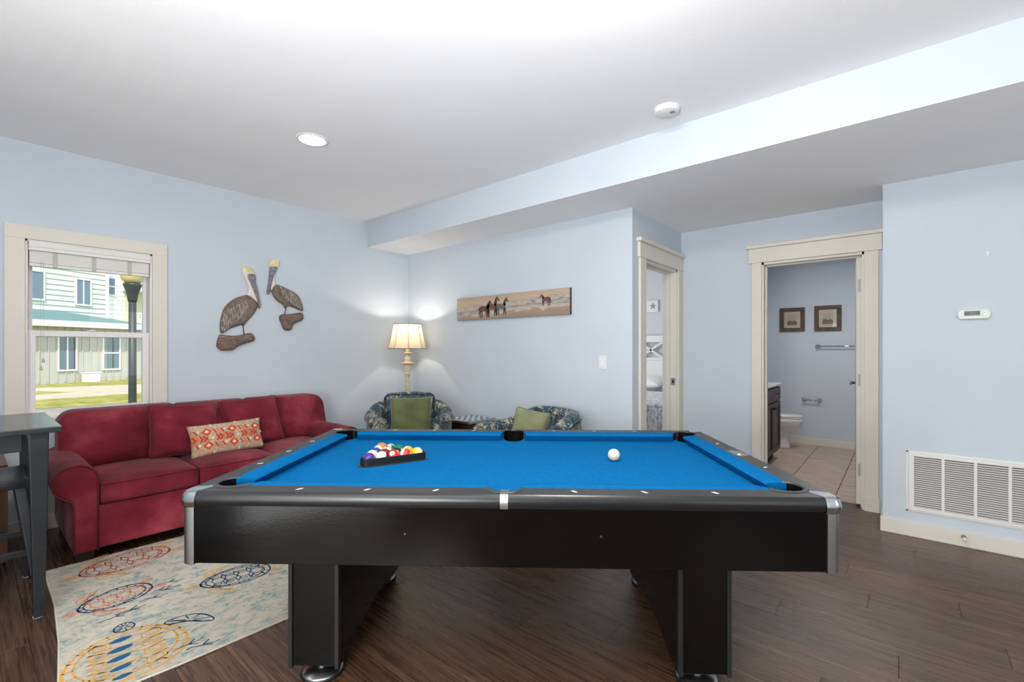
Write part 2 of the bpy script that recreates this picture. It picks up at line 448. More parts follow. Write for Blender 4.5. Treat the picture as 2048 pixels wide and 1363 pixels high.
box('plinth', M['trim'], (D2B - D2A - 0.004, D2B - D2A + 0.094, -0.027, 0, 0, 0.115), d2, 0.003)
leaf = MB().box(0, 0.036, 0, 0.70, 0.02, 2.03).build('door_leaf', M['trim'], d2, 0.002, loc=(D2B - D2A - 0.06, 0.075, 0), rotz=radians(4))
for hz in (0.3, 1.03, 1.80):
    h = box('hinge', M['hinge'], (0.012, 0.037, -0.0035, 0.0, hz - 0.05, hz + 0.05), leaf)
MB().lathe([(0.012, 0), (0.012, -0.03), (0.022, -0.028), (0.024, -0.036), (0.0, -0.044)], 16, (0.0, 0.64, 0.97), 'x').build('door_knob', M['alu'], leaf, smooth=True)

# ---- window (local: x along wall to the right, y into the wall, z up)
win = thing('window_1', 'white double-hung window above the red sofa', 'window', (XL, WYA, 0), pi / 2); del win['category']; struct(win)
ww = WYB - WYA
MB().box(-0.098, 0, -0.02, 0, WZ0 - 0.03, WZ1).box(ww, ww + 0.098, -0.02, 0, WZ0 - 0.03, WZ1).box(-0.098, ww + 0.098, -0.02, 0, WZ1, WZ1 + 0.095).build('casing', M['trim'], win, 0.002)
box('sill', M['trim'], (-0.11, ww + 0.11, -0.045, 0.05, WZ0 - 0.03, WZ0), win, 0.004)
MB().box(0, 0.012, 0, 0.15, WZ0, WZ1).box(ww - 0.012, ww, 0, 0.15, WZ0, WZ1).box(0, ww, 0, 0.15, WZ1 - 0.012, WZ1).box(0, ww, 0.0, 0.15, WZ0, WZ0 + .012).build('jamb', M['vinyl'], win)
mid = 1.392
def sash(name, x0, x1, z0, z1, y0, st, rb, rt):
    f = MB().box(x0, x0 + st, y0, y0 + 0.035, z0, z1).box(x1 - st, x1, y0, y0 + 0.035, z0, z1).box(x0 + st, x1 - st, y0, y0 + 0.035, z0, z0 + rb).box(x0 + st, x1 - st, y0, y0 + 0.035, z1 - rt, z1).build(name, M['vinyl'], win, 0.002)
    box('pane', M['glass'], (x0 + st, x1 - st, y0 + 0.015, y0 + 0.019, z0 + rb, z1 - rt), f)
    return f
low = sash('lower_sash', 0.012, ww - 0.012, WZ0 + 0.012, mid + 0.024, 0.04, 0.042, 0.05, 0.042)
up = sash('upper_sash', 0.02, ww - 0.02, mid - 0.02, WZ1 - 0.012, 0.085, 0.022, 0.03, 0.03)
MB().lathe([(0.03, 0), (0.03, 0.008), (0.0, 0.016)], 14, (ww / 2, 0.055, mid + 0.024)).build('sash_lock', M['vinyl'], low, smooth=True)

# blind in the window head
bl = thing('window_blind', 'white slatted blind drawn up at the top of the window', 'blind', (XL, WYA, 0), pi / 2)
MB().box(0.018, ww - 0.014, -0.012, 0.02, 1.975, 2.036).box(0.016, ww - 0.012, -0.018, 0.0, 2.0, 2.012).box(0.016, ww - 0.012, -0.018, 0.0, 1.975, 1.988).build('valance', M['slat'], bl, 0.002)
sl = None
for k in range(13):
    if sl is None: o = sl = MB().box(0.022, ww - 0.02, 0.0, 0.035, -0.0032, 0.0032).build('slat', M['slat'], bl, 0.001, seg=1)
    else: o = sl.copy(); COL.objects.link(o); o.parent = bl
    o.location = (0, 0.001 * (k % 2), 1.893 + k * 0.0066)
box('bottom_rail', M['slat'], (0.022, ww - 0.02, 0.0, 0.036, 1.866, 1.888), bl, 0.003)
for x in (0.15, 0.36, 0.57): box('ladder_tape', M['cord'], (x - 0.012, x + 0.012, -0.003, -0.001, 1.868, 1.975), bl)
for i, (x, zb) in enumerate(((0.078, 1.16), (0.09, 1.215))):
    c = MB().tube([(x, -0.004, 1.9), (x + 0.001 * i, -0.004, 1.5), (x, -0.004, zb)], 0.0012, 5).build('pull_cord', M['cord'], bl)
    MB().lathe([(0.004, 0.03), (0.006, 0.02), (0.009, 0.004), (0.007, 0)], 10, (x, -0.004, zb - 0.028)).build('tassel', M['cord'], c)

# ---- bathroom shell
struct(box('floor_bathroom', M['grout'], (X1, 0.35, 4.77, YBATH, -0.06, -0.004)))
fb = bpy.data.objects['floor_bathroom']
tm = {}
TW, TH = 0.40, 0.80
ix = 0
x = -0.44 - 4 * TW
while x < 0.35:
    y = 4.77 - (0.25 if ix % 2 else 0.55)
    while y < YBATH:
        a, b, c, d = max(x, X1), min(x + TW, 0.35), max(y, 4.77), min(y + TH, YBATH)
        if b - a > 0.03 and d - c > 0.03:
            key = (round(b - a, 3), round(d - c, 3))
            if key in tm: o = link('tile', tm[key], fb)
            else:
                o = MB().box(-key[0] / 2 + .003, key[0] / 2 - .003, -key[1] / 2 + .0012, key[1] / 2 - .0012, -0.004, 0).build('tile', M['tile'], fb, 0.001, seg=1); tm[key] = o.data
            o.location = ((a + b) / 2, (c + d) / 2, 0)
        y += TH
    x += TW; ix += 1
wall('wall_bathroom_back', [(X1, 0.35, YBATH, YBATH + 0.1, 0, ZS)])
wall('wall_bathroom_side', [(0.35, 0.45, Y2 + 0.14, YBATH, 0, ZS)])
wall('wall_bathroom_left', [(X1 - 0.1, X1, Y2 + 0.14, YBATH, 0, ZS)])
struct(box('ceiling_bathroom', M['ceil'], (X1, 0.35, Y2 + 0.14, YBATH, ZS, ZS + 0.05)))
base('baseboard_bathroom', (X1, 0.35, YBATH - 0.014, YBATH, 0, 0.1))
# ---- bedroom shell
struct(box('floor_bedroom', M['plank'], (XL, XI, YB + 0.12, YBED, -0.05, 0)))
wall('wall_bedroom_back', [(XL - .15, XI, YBED, YBED + 0.1, 0, ZC)], 'wall_bed')
wall('wall_bedroom_left', [(XL - 0.15, XL, YB + 0.12, YBED, 0, ZC)], 'wall_bed')
wall('wall_bedroom_right', [(XI, X1 - 0.1, Y2 + 0.14, YBED, 0, ZC)], 'wall_bed')
struct(box('ceiling_bedroom', M['ceil'], (XL, XI, YB + 0.12, YBED, 2.62, 2.66)))

# ---- outdoors
GZ = -0.2
M['grass'] = nmat('dry_lawn', [(0.3, (112, 112, 56)), (0.5, (158, 148, 84)), (0.7, (200, 182, 124))], nscale=1.6, detail=9, rough=1.0, spec=0.0, nrough=0.75)
M['path'] = nmat('sandy_path', [(0.3, (188, 166, 140)), (0.7, (208, 188, 162))], nscale=2, detail=5, rough=0.9)
M['siding'] = mat('siding_green', (204, 209, 196), 0.6)
M['batten'] = mat('siding_taupe', (186, 180, 170), 0.7)
M['xtrim'] = mat('exterior_trim', (232, 226, 214), 0.5)
M['roof'] = nmat('roof_shingle', [(0.35, (86, 112, 112)), (0.65, (112, 138, 136))], scale=(6, 6, 30), nscale=5, rough=0.9)
M['xglass'] = mat('far_glass', (104, 122, 136), 0.08)
M['whites'] = mat('siding_white', (236, 236, 232), 0.6)
M['lamp_iron'] = mat('lamp_iron', (56, 58, 56), 0.5)
M['globe'] = mat('lamp_globe_amber', (232, 204, 140), 0.3)
M['navy'] = mat('door_navy', (44, 58, 96), 0.5)
M['yellow'] = mat('siding_tan', (206, 196, 160), 0.7)
struct(MB().box(-90, XL - 0.15, -50, 60, GZ - 0.3, GZ).build('ground', M['grass']))
pth = MB()
pth.prism([(-25.5, 0.6), (-25.26, 1.7), (-24.6, 4.7), (-24.3, 7.5), (-20.2, 7.2), (-19.85, 3.87), (-19.3, 1.3), (-19.1, 0.3), (-21.2, 0.4), (-21.4, 1.44), (-21.8, 2.46), (-23.2, 1.7), (-23.4, 0.5)], GZ, GZ + 0.012)
struct(pth.build('trim_path', M['path']))
HA = radians(116.4)
H0 = (-27.9, 2.483, GZ)
def far_window(par, x0, x1, z0, z1, y, mull='v', name='window'):
    f = MB().box(x0 - .06, x1 + .06, y - .06, y + .02, z1, z1 + .07).box(x0 - .06, x1 + .06, y - .06, y + .02, z0 - .07, z0).box(x0 - .06, x0, y - .06, y + .02, z0, z1).box(x1, x1 + .06, y - .06, y + .02, z0, z1).build(name, M['xtrim'], par)
    if mull == 'v': box('mullion', M['xtrim'], ((x0 + x1) / 2 - .025, (x0 + x1) / 2 + .025, y - .05, y, z0, z1), f)
    else: box('meeting_rail', M['xtrim'], (x0, x1, y - .05, y, (z0 + z1) / 2 - .03, (z0 + z1) / 2 + .03), f)
    box('pane', M['xglass'], (x0, x1, y - .03, y - .01, z0, z1), f)
    return f
house = thing('house', 'neighbouring house with taupe board walls below and pale green siding above, seen through window', 'house', H0, HA)
box('lower_wall', M['batten'], (-9, 3.66, 0, 2.5, 0, 2.48), house)
ob = None
for k in range(40):
    x = -8.9 + k * 0.32
    if x > 3.6: break
    if ob is None: o = ob = box('batten', M['batten'], (-0.025, 0.025, -0.03, 0, 0.05, 2.46), house)
    else: o = ob.copy(); COL.objects.link(o); o.parent = house
    o.location = (x, 0, 0)
box('corner_board', M['xtrim'], (-1.12, -0.86, -0.05, 0, 0, 2.46), house)
box('fascia', M['xtrim'], (-9.2, 3.95, -0.5, -0.42, 2.46, 2.72), house)
MB().add([(-9.2, -0.5, 2.70), (3.95, -0.5, 2.70), (2.9, 2.6, 3.22), (1.4, 2.6, 3.36), (-9.2, 2.6, 3.40), (-9.2, 2.6, 2.5), (3.95, -.42, 2.5), (3.9, 2.6, 2.5)],
         [(0, 1, 2, 3, 4), (1, 7, 2), (0, 4, 5), (5, 7, 1, 0), (2, 7, 5, 4, 3)]).build('roof', M['roof'], house)
far_window(house, 0.126, 0.745, 0.6, 2.05, 0)
far_window(house, 1.90, 2.57, 0.57, 2.05, 0, 'h')
box('upper_wall', M['siding'], (-9, 3.83, 2.6, 6, 2.4, 7.6), house)
ob = None
for k in range(19):
    if ob is None:
        o = ob = MB().hexa([(-9, 2.545, 0), (3.83, 2.545, 0), (3.83, 2.6, 0), (-9, 2.6, 0)], [(-9, 2.585, .25), (3.83, 2.585, .25), (3.83, 2.6, .25), (-9, 2.6, .25)]).build('siding_board', M['siding'], house)
    else: o = ob.copy(); COL.objects.link(o); o.parent = house
    o.location = (0, 0, 2.85 + k * 0.25)
far_window(house, -0.1, 1.08, 3.83, 5.08, 2.55)
far_window(house, 2.44, 3.03, 3.75, 4.96, 2.55)
box('corner_board', M['whites'], (3.78, 3.9, 2.5, 2.62, 2.85, 7.6), house)
wh = thing('white_house', 'white house with balcony behind the green one, seen past the lamp post', 'house', H0, HA)
box('wall', M['whites'], (3.95, 12, 2.9, 8, 0, 8), wh)
ob = None
for k in range(26):
    if ob is None: o = ob = MB().hexa([(3.95, 2.86, 0), (5.3, 2.86, 0), (5.3, 2.9, 0), (3.95, 2.9, 0)], [(3.95, 2.89, .25), (5.3, 2.89, .25), (5.3, 2.9, .25), (3.95, 2.9, .25)]).build('siding_board', M['whites'], wh)
    else: o = ob.copy(); COL.objects.link(o); o.parent = wh
    o.location = (0, 0, 2.4 + k * 0.25 - 0.25 * (k > 20))
far_window(wh, 4.02, 4.42, 4.42, 5.28, 2.85, 'h')
box('balcony_recess', M['yellow'], (4.95, 6.6, 2.84, 2.88, 3.0, 4.7), wh)
box('balcony_beam', M['whites'], (4.8, 6.8, 1.9, 2.9, 4.7, 5.0), wh)
box('balcony_floor', M['whites'], (4.8, 6.8, 1.9, 2.9, 2.55, 2.75), wh)
box('balcony_rail', M['whites'], (4.8, 6.8, 1.9, 1.98, 3.4, 3.48), wh)
ob = None
for k in range(13):
    if ob is None: o = ob = box('baluster', M['whites'], (-0.02, 0.02, 1.92, 1.96, 2.75, 3.4), wh)
    else: o = ob.copy(); COL.objects.link(o); o.parent = wh
    o.location = (4.85 + k * 0.15, 0, 0)
box('garage_door', M['navy'], (3.95, 6.5, 2.7, 2.88, 0.0, 1.5), wh)
box('lattice', M['xtrim'], (3.95, 6.5, 2.75, 2.88, 1.5, 2.0), wh)
ub = thing('utility_box', 'small grey utility box on the grass against the taupe house wall', 'utility box', (H0[0] - 0.4446 * 1.15 + .8957 * .35, H0[1] + .8957 * 1.15 + .4446 * .35, GZ), HA)
box('cabinet', M['xtrim'], (-0.25, 0.25, -0.2, 0.2, 0.0, 0.4), ub, 0.02)
box('lid', M['xtrim'], (-0.27, 0.27, -0.22, 0.22, 0.4, 0.45), ub, 0.01)
GZL = GZ - 0.07
lp = thing('lamp_post', 'dark green street lamp post with amber globe on the lawn', 'street lamp', (-8.918, 1.632, GZL))
MB().lathe([(0.09, 0), (0.09, 0.12), (0.055, 0.16), (0.05, 0.9), (0.047, 2.28)], 18).build('post', M['lamp_iron'], lp, smooth=True)
MB().lathe([(0.05, 2.27), (0.06, 2.3), (0.065, 2.36), (0.085, 2.44), (0.115, 2.52), (0.115, 2.545), (0.09, 2.55)], 18).build('fitter', M['lamp_iron'], lp, smooth=True)
MB().lathe([(0.09, 2.55), (0.135, 2.6), (0.155, 2.7), (0.14, 2.82), (0.08, 2.9), (0.0, 2.92)], 18).build('globe', M['globe'], lp, smooth=True)

# ================================================================== POOL TABLE (local: x long axis, y away from the camera)
TC = (-1.414, 1.664); TR = 0.670
pt = thing('pool_table', 'black pool table with bright blue cloth standing in the middle of the room', 'pool table', (TC[0], TC[1], 0), TR)
L2, W2 = 1.12, 0.6425
ZT, ZB, ZCL = 0.792, 0.7455, 0.75
IN, FE = 0.014, 0.087           # flat top starts / feather line, measured from the outermost edge
uo, vo = L2 - IN, W2 - IN
uf, vf = L2 - FE, W2 - FE
HR = 0.062; hx, hy = L2 - 0.13, W2 - 0.13    # corner pocket hole
SR = 0.058                                    # side pocket notch radius
def M2(poly, su, sv): return [(p[0] * su, p[1] * sv) for p in poly]
phi = math.asin(max(-1, min(1, (hy - vf) / HR)))
def roll(m, a, b, axis, su, sv, mi):
    """rounded outer edge swept from a to b"""
    prof = [(IN, ZT), (IN * .55, ZT - .0035), (IN * .2, ZT - .011), (0, ZT - .022), (.001, ZB + .01), (.006, ZB)]
    vs = []
    for t in (a, b):
        for d, z in prof:
            # mitre: the ends stay inside the corner cap
            vs.append((t * su, -(W2 - d) * sv, z) if axis == 'u' else ((L2 - d) * su, t * sv, z))
    n = len(prof)
    m.add(vs, [(i, i + 1, i + 1 + n, i + n) for i in range(n - 1)], mi)
names_done = []
for sv in (1, -1):          # sv=1 near the camera (negative y)
    for su in (1, -1):
        # long rail half: towards +u ; near side at v=-W2 in the canonical frame
        P_ = [(0.0, -vo), (uo, -vo)]
        P_ += [(hx + HR * cos(t), -hy + HR * sin(t)) for t in [radians(-45 - 5 * k) for k in range(0, 12)] if hy - HR * sin(t) > vf - 1e-6]
        ua = hx + HR * cos(pi + phi) if False else hx - sqrt(max(0, HR ** 2 - (vf - hy) ** 2))
        P_ += [(ua, -vf)]
        P_ += [(SR, -vf)] + [(SR * sin(t), -vf - 0.05 * cos(t)) for t in [radians(90 - 10 * k) for k in range(1, 10)]]
        m = MB().prism(M2(P_, su, sv), ZB + 0.004, ZT, mi=0)
        roll(m, 0.0, L2 - 0.04, 'u', su, sv, 1)
        r = m.build('long_rail', [M['rail'], M['roll']], pt, auto=0.6)
for su in (1, -1):
    P_ = []
    P_ += [(uo, -vo)]
    P_ += [(uo, vo)]
    top = [(hx + HR * cos(t), hy + HR * sin(t)) for t in [radians(45 - 5 * k) for k in range(0, 24)] if hx + HR * cos(t) > uf - 1e-6]
    P_ += top + [(uf, hy - sqrt(max(0, HR ** 2 - (uf - hx) ** 2)))]
    bot = [(p[0], -p[1]) for p in (top + [(uf, hy - sqrt(max(0, HR ** 2 - (uf - hx) ** 2)))])][::-1]
    P_ += bot
    m = MB().prism(M2(P_, su, 1), ZB + 0.004, ZT, mi=0)
    roll(m, -(W2 - 0.04), W2 - 0.04, 'v', su, 1, 1)
    m.build('end_rail', [M['rail'], M['roll']], pt, auto=0.6)
# diamonds
sg = None
SP = 0.2395
for sv in (1, -1):
    for k in (1, 2, 3):
        for su in (1, -1):
            x, y = su * k * SP, -sv * (W2 - 0.051)
            if sg is None: o = sg = MB().prism([(-0.011, -0.009), (0.0, -0.009), (0.011, 0.009), (0.0, 0.009)], ZT, ZT + 0.0006).build('sight', M['sight'], pt)
            else: o = sg.copy(); COL.objects.link(o); o.parent = pt
            o.location = (x, y, 0); o.scale = (1 if su < 0 else -1, 1.0, 1)
for su in (1, -1):
    for k in (-1, 0, 1):
        if su == 1 and k == 0: continue
        o = sg.copy(); COL.objects.link(o); o.parent = pt; o.location = (su * (L2 - 0.055), k * SP, 0); o.rotation_euler = (0, 0, pi / 2)
# emblem on the right rail
bd = MB().prism([(-0.028, -0.05), (0.0, -0.062), (0.028, -0.05), (0.031, -0.02), (0.026, 0), (0.031, 0.02), (0.028, 0.05), (0.0, 0.062), (-0.028, 0.05), (-0.031, 0.02), (-0.026, 0), (-0.031, -0.02)], ZT, ZT + 0.001).build('emblem', M['badge'], pt, loc=(L2 - 0.052, 0.02, 0))
e = MB()
for r_ in (0.023, 0.014):
    e.tube([(r_ * cos(t), r_ * 1.9 * sin(t), ZT + 0.0012) for t in [2 * pi * k / 24 for k in range(25)]], 0.0016, 5, cap=False)
for k in (-1, 0, 1): e.box(-0.012, 0.012, k * 0.014 - 0.004, k * 0.014 + 0.004, ZT + .001, ZT + 0.0022)
e.build('emblem_relief', M['alu'], bd)
# playing cloth
q = []
def corner_arc(su, sv, n=8):
    # concave arc of the hole, from the long side to the short side, in canonical (+,+)
    out = []
    a0 = radians(-60); a1 = radians(150)
    pts = [(hx + 0.004 + HR * cos(t), hy + 0.004 + HR * sin(t)) for t in [radians(-30 - k * (210 - 0) / n * 1.0) for k in range(n + 1)]]
    return pts
E_ = 0.03
cl = []
hole = [(hx + 0.014 + 0.052 * cos(radians(a)), hy + 0.014 + 0.052 * sin(radians(a))) for a in range(-56, -216, -14)]   # from +x side round the inside to +y side
cx1 = [(uf, hole[0][1])] + hole + [(hole[-1][0], vf)]
sideh = [(0.056 * cos(radians(a)), vf + 0.012 - 0.084 * sin(radians(-a)) * -1 if False else vf - 0.083 * sin(radians(a))) for a in range(0, 181, 15)]
poly = []
poly += cx1                                         # (+,+) corner, going anticlockwise from right side to top side
poly += [(0.056, vf)] + [(0.056 * cos(radians(a)), vf - 0.083 * sin(radians(a))) for a in range(10, 180, 10)] + [(-0.056, vf)]
poly += [(-x, y) for x, y in cx1[::-1]]
poly += [(-x, -y) for x, y in cx1]
poly += [(-0.056, -vf)] + [(-0.056 * cos(radians(a)), -vf + 0.083 * sin(radians(a))) for a in range(10, 180, 10)] + [(0.056, -vf)]
poly += [(x, -y) for x, y in cx1[::-1]]
MB().prism(poly, ZCL - 0.025, ZCL).build('playing_cloth', M['cloth'], pt)
# cushions
def cushion(axis, a, b, ca, cb, s):
    """nose strip on side s (sign) from a to b along axis; ca/cb = end cut lengths"""
    CW = 0.075
    sec = [(0.0, ZT + .0002), (0.03, ZT), (CW - 0.006, ZT - 0.004), (CW, ZT - 0.010), (CW - 0.004, ZT - 0.016), (0.052, ZCL + 0.0005), (0.0, ZCL + 0.0005)]
    vs = []
    for t, c, sg_ in ((a, ca, 1), (b, cb, -1)):
        for d, z in sec:
            tt = t + sg_ * c * d / CW
            vs.append((tt, s * (vf - d), z) if axis == 'u' else (s * (uf - d), tt, z))
    n = len(sec)
    return MB().add(vs, [(i, (i + 1) % n, (i + 1) % n + n, i + n) for i in range(n)] + [tuple(range(n)), tuple(range(2 * n - 1, n - 1, -1))]).build('cushion', M['cush'], pt, auto=0.7)
ue = hx - sqrt(HR ** 2 - (vf - hy) ** 2) - 0.002
ve = hy - sqrt(HR ** 2 - (uf - hx) ** 2) - 0.002
for s in (1, -1):
    cushion('u', 0.062, ue, 0.012, 0.036, s)
    cushion('u', -ue, -0.062, 0.036, 0.012, s)
    cushion('v', -ve, ve, 0.012, 0.012, s)
# pockets: liner (open cup) + ring
for su in (1, -1):
    for sv in (1, -1):
        cxp, cyp = su * hx, sv * hy
        p_ = MB()
        a0 = math.atan2(sv, su)
        vs = []; NW = 20
        for k in range(NW + 1):
            t = a0 + radians(-116 + 232 * k / NW)
            for z in (ZT - .001, 0.715): vs.append((cxp + (HR - .0018) * cos(t), cyp + (HR - .0018) * sin(t), z))
        p_.add(vs, [(2 * k, 2 * k + 1, 2 * k + 3, 2 * k + 2) for k in range(NW)])
        p_.lathe([(HR * .98, ZCL - 0.026), (HR * 0.9, 0.70), (HR * .75, 0.665), (0.001, 0.655)], 28, (cxp, cyp, 0), cap=False)
        p_ = p_.build('corner_pocket', M['pocket'], pt, smooth=True)
        ring = MB(); N = 16
        a_s, a_e = a0 - radians(112), a0 + radians(112)
        vs = []; 
        for k in range(N + 1):
            t = a_s + (a_e - a_s) * k / N
            for rr, z in ((HR - .001, ZT - .004), (HR - .001, ZT + .0035), (HR + .012, ZT + .0035), (HR + .016, ZT + .0005)):
                vs.append((cxp + rr * cos(t), cyp + rr * sin(t), z))
        ring.add(vs, [(k * 4 + i, k * 4 + i + 1, k * 4 + 5 + i, k * 4 + 4 + i) for k in range(N) for i in range(3)])
        ring.build('pocket_ring', M['ring'], p_, smooth=True)
for sv in (1, -1):
    lw = MB(); N = 14; vs = []
    for k in range(N + 1):
        t = radians(180 * k / N)
        for z in (ZT - .002, 0.70): vs.append(((SR - .0015) * cos(t), sv * (vf + (0.05 - .0015) * sin(t)), z))
    lw.add(vs, [(2 * k, 2 * k + 1, 2 * k + 3, 2 * k + 2) for k in range(N)])
    p_ = lw.lathe([(0.057, ZCL - 0.006), (0.055, 0.70), (0.04, 0.665), (0.001, 0.655)], 24, (0, sv * (vf - 0.022), 0), cap=False).build('side_pocket', M['pocket'], pt, smooth=True)
    vs = []; N = 14
    for k in range(N + 1):
        t = radians(-2 + 184 * k / N)
        for rr, z in ((0, ZT - 0.004), (0, ZT + .0035), (0.009, ZT + .0035), (0.012, ZT)):
            vs.append(((SR + rr) * cos(t), sv * (vf + (0.05 + rr) * sin(t)), z))
    MB().add(vs, [(k * 4 + i, k * 4 + i + 1, k * 4 + 5 + i, k * 4 + 4 + i) for k in range(N) for i in range(3)]).build('pocket_ring', M['ring'], p_, smooth=True)
    prof = [(0.062, ZT + .001), (IN, ZT + .0015), (IN * .5, ZT - .002), (IN * .15, ZT - .011), (-.001, ZT - .022), (-.0005, ZB + .008), (.002, ZB - .0005)]
    vs = [(sx * 0.0135, sv * (W2 - d), z) for sx in (-1, 1) for d, z in prof]; n = len(prof)
    MB().add(vs, [(i, i + 1, i + 1 + n, i + n) for i in range(n - 1)]).build('side_strap', M['alu'], pt, smooth=True)
# chrome corner caps and skirt corner columns
for su in (1, -1):
    for sv in (1, -1):
        RC = 0.036                                  # plan radius of the corner
        c0 = (L2 - RC, W2 - RC)
        prof = [(IN + .002, ZT + .0015), (IN * .55, ZT - .002), (IN * .2, ZT - .010), (-.002, ZT - .022), (-.002, ZB + .006), (.004, ZB - .006)]
        path = [(L2, W2 - 0.062, 1, 0)] + [(c0[0] + RC * cos(pi / 2 * k / 10), c0[1] + RC * sin(pi / 2 * k / 10), cos(pi / 2 * k / 10), sin(pi / 2 * k / 10)) for k in range(11)] + [(L2 - 0.062, W2, 0, 1)]
        N = len(path) - 1
        vs = [(su * (a - d * c_), sv * (b - d * d_), z) for a, b, c_, d_ in path for d, z in prof]
        n = len(prof)
        cap = MB().add(vs, [(k * n + i, k * n + i + 1, (k + 1) * n + i + 1, (k + 1) * n + i) for k in range(N) for i in range(n - 1)])
        # top tongue narrowing towards the pocket ring
        rim = [(a - (IN + .002) * c_, b - (IN + .002) * d_) for a, b, c_, d_ in path]
        hd = (hx + (HR + .015) * cos(pi / 4), hy + (HR + .015) * sin(pi / 4))
        tongue = rim + [(hd[0] - 0.008, hd[1] + 0.010), (hd[0] + 0.010, hd[1] - 0.008)]
        cap.prism(M2(tongue, su, sv), ZT - .004, ZT + .0015)
        cap.build('corner_cap', M['chrome'], pt, auto=0.5)
SKI = 0.009
sx, sy = L2 - SKI, W2 - SKI
ZS0 = 0.547
RK = 0.028
for s in (1, -1):
    a = box('skirt_panel', M['black'], (-sx + RK, sx - RK, min(s * sy, s * (sy - .022)), max(s * sy, s * (sy - .022)), ZS0, ZB + 0.003), pt, 0.0015)
    box('skirt_panel', M['black'], (min(s * sx, s * (sx - .022)), max(s * sx, s * (sx - .022)), -sy + RK, sy - RK, ZS0, ZB + 0.003), pt, 0.0015)
for (x, z) in ((-0.335, 0.655), (0.325, 0.655)):
    MB().lathe([(0.0045, 0.0), (0.0045, -0.002), (0.0, -0.003)], 10, (x, -sy, z), 'y').build('screw_cap', M['strip'], pt)
for su in (1, -1):
    for sv in (1, -1):
        c0 = (sx - RK, sy - RK); XT = 0.018
        o_ = [(sx + .003, sy - RK - XT)] + [(c0[0] + (RK + .003) * cos(pi / 2 * k / 8), c0[1] + (RK + .003) * sin(pi / 2 * k / 8)) for k in range(9)] + [(sx - RK - XT, sy + .003)]
        ins = [(sx - RK - XT, sy - .012), (sx - .012, sy - RK - XT)]
        MB().prism(M2(o_ + ins, su, sv), ZS0 - 0.004, ZB).build('corner_column', M['alu'], pt, auto=0.6)
box('under_board', M['blackmatte'], (-sx + .03, sx - .03, -sy + .03, sy - .03, ZS0 + .012, ZS0 + .03), pt)
# pedestal legs
LO, LI, LV = 0.850, 0.652, 0.42
for su in (1, -1):
    # side panels spanning the table width, bottom edge gently arched
    for u_, nm in ((LI, 'pedestal_panel'), (LO - 0.018, 'pedestal_panel')):
        prof = [(-LV + 0.02, ZS0 + .02), (-LV + 0.02, 0.046), (-LV + 0.1, 0.046)]
        prof += [(-(LV - 0.1) + 2 * (LV - 0.1) * k / 12, 0.046 + 0.044 * sin(pi * k / 12)) for k in range(1, 12)]
        prof += [(LV - 0.1, 0.046), (LV - 0.02, 0.046), (LV - 0.02, ZS0 + .02)]
        a, b = (su * u_, su * (u_ + 0.018))
        MB().prism(prof, min(a, b), max(a, b), 'yz').build(nm, M['black'], pt)
    for sv in (1, -1):
        a, b = sorted((su * (LI + .012), su * (LO - .012)))
        y0, y1 = sorted((sv * (LV - 0.006), sv * (LV - 0.026)))
        lg = box('leg', M['black'], (a, b, y0, y1, 0.05, ZS0 + .02), pt, 0.001)
        for u_ in (LI, LO - .016):
            c, d = sorted((su * u_, su * (u_ + .016)))
            y0, y1 = sorted((sv * LV, sv * (LV - 0.03)))
            box('edge_strip', M['strip'], (c, d, y0, y1, 0.042, ZS0 + .02), lg, 0.002)
        ft = MB().lathe([(0.078, 0.0), (0.082, 0.006), (0.08, 0.014)], 28, (su * 0.735, sv * 0.37, 0)).build('foot', M['blackmatte'], pt, smooth=True)
        MB().lathe([(0.077, 0.013), (0.073, 0.019), (0.03, 0.0235), (0.018, 0.027), (0.016, 0.05), (0.0, 0.05)], 28, (su * 0.735, sv * 0.37, 0), cap=False).build('foot_disc', M['alu'], ft, smooth=True)

# ---- balls and rack
def ball_mat(num, col, stripe):
    m = bpy.data.materials.new('ball_%s' % num); m.use_nodes = True
    t = m.node_tree; n = t.nodes; l = t.links; b = n['Principled BSDF']; b.inputs['Roughness'].default_value = 0.12
    tc = n.new('ShaderNodeTexCoord'); sp = n.new('ShaderNodeSeparateXYZ'); l.new(tc.outputs['Object'], sp.inputs[0])
    def mth(op, a, v=None):
        q = n.new('ShaderNodeMath'); q.operation = op; l.new(a, q.inputs[0])
        if v is not None: q.inputs[1].default_value = v
        return q.outputs[0]
    R_ = 0.0286
    circ = mth('GREATER_THAN', mth('ABSOLUTE', sp.outputs['Z']), R_ * 0.905)
    mx = n.new('ShaderNodeMix'); mx.data_type = 'RGBA'
    mx.inputs[6].default_value = lin(col); mx.inputs[7].default_value = lin((216, 207, 186))
    if stripe:
        band = mth('GREATER_THAN', mth('ABSOLUTE', sp.outputs['X']), R_ * 0.52)
        fac = mth('MAXIMUM', circ); l.new(band, fac.node.inputs[1])
    else: fac = circ
    l.new(fac, mx.inputs[0]); l.new(mx.outputs[2], b.inputs['Base Color'])
    return m
COLS = {1: (236, 172, 30), 2: (28, 54, 140), 3: (208, 40, 44), 4: (62, 44, 124), 5: (236, 118, 52), 6: (16, 110, 74), 7: (112, 30, 40), 8: (14, 16, 16)}
DESC = {1: 'solid yellow', 2: 'solid blue', 3: 'solid red', 4: 'solid purple', 5: 'solid orange', 6: 'solid green', 7: 'solid maroon', 8: 'solid black',
        9: 'yellow-striped', 10: 'blue-striped', 11: 'red-striped', 12: 'purple-striped', 13: 'orange-striped', 14: 'green-striped', 15: 'maroon-striped'}
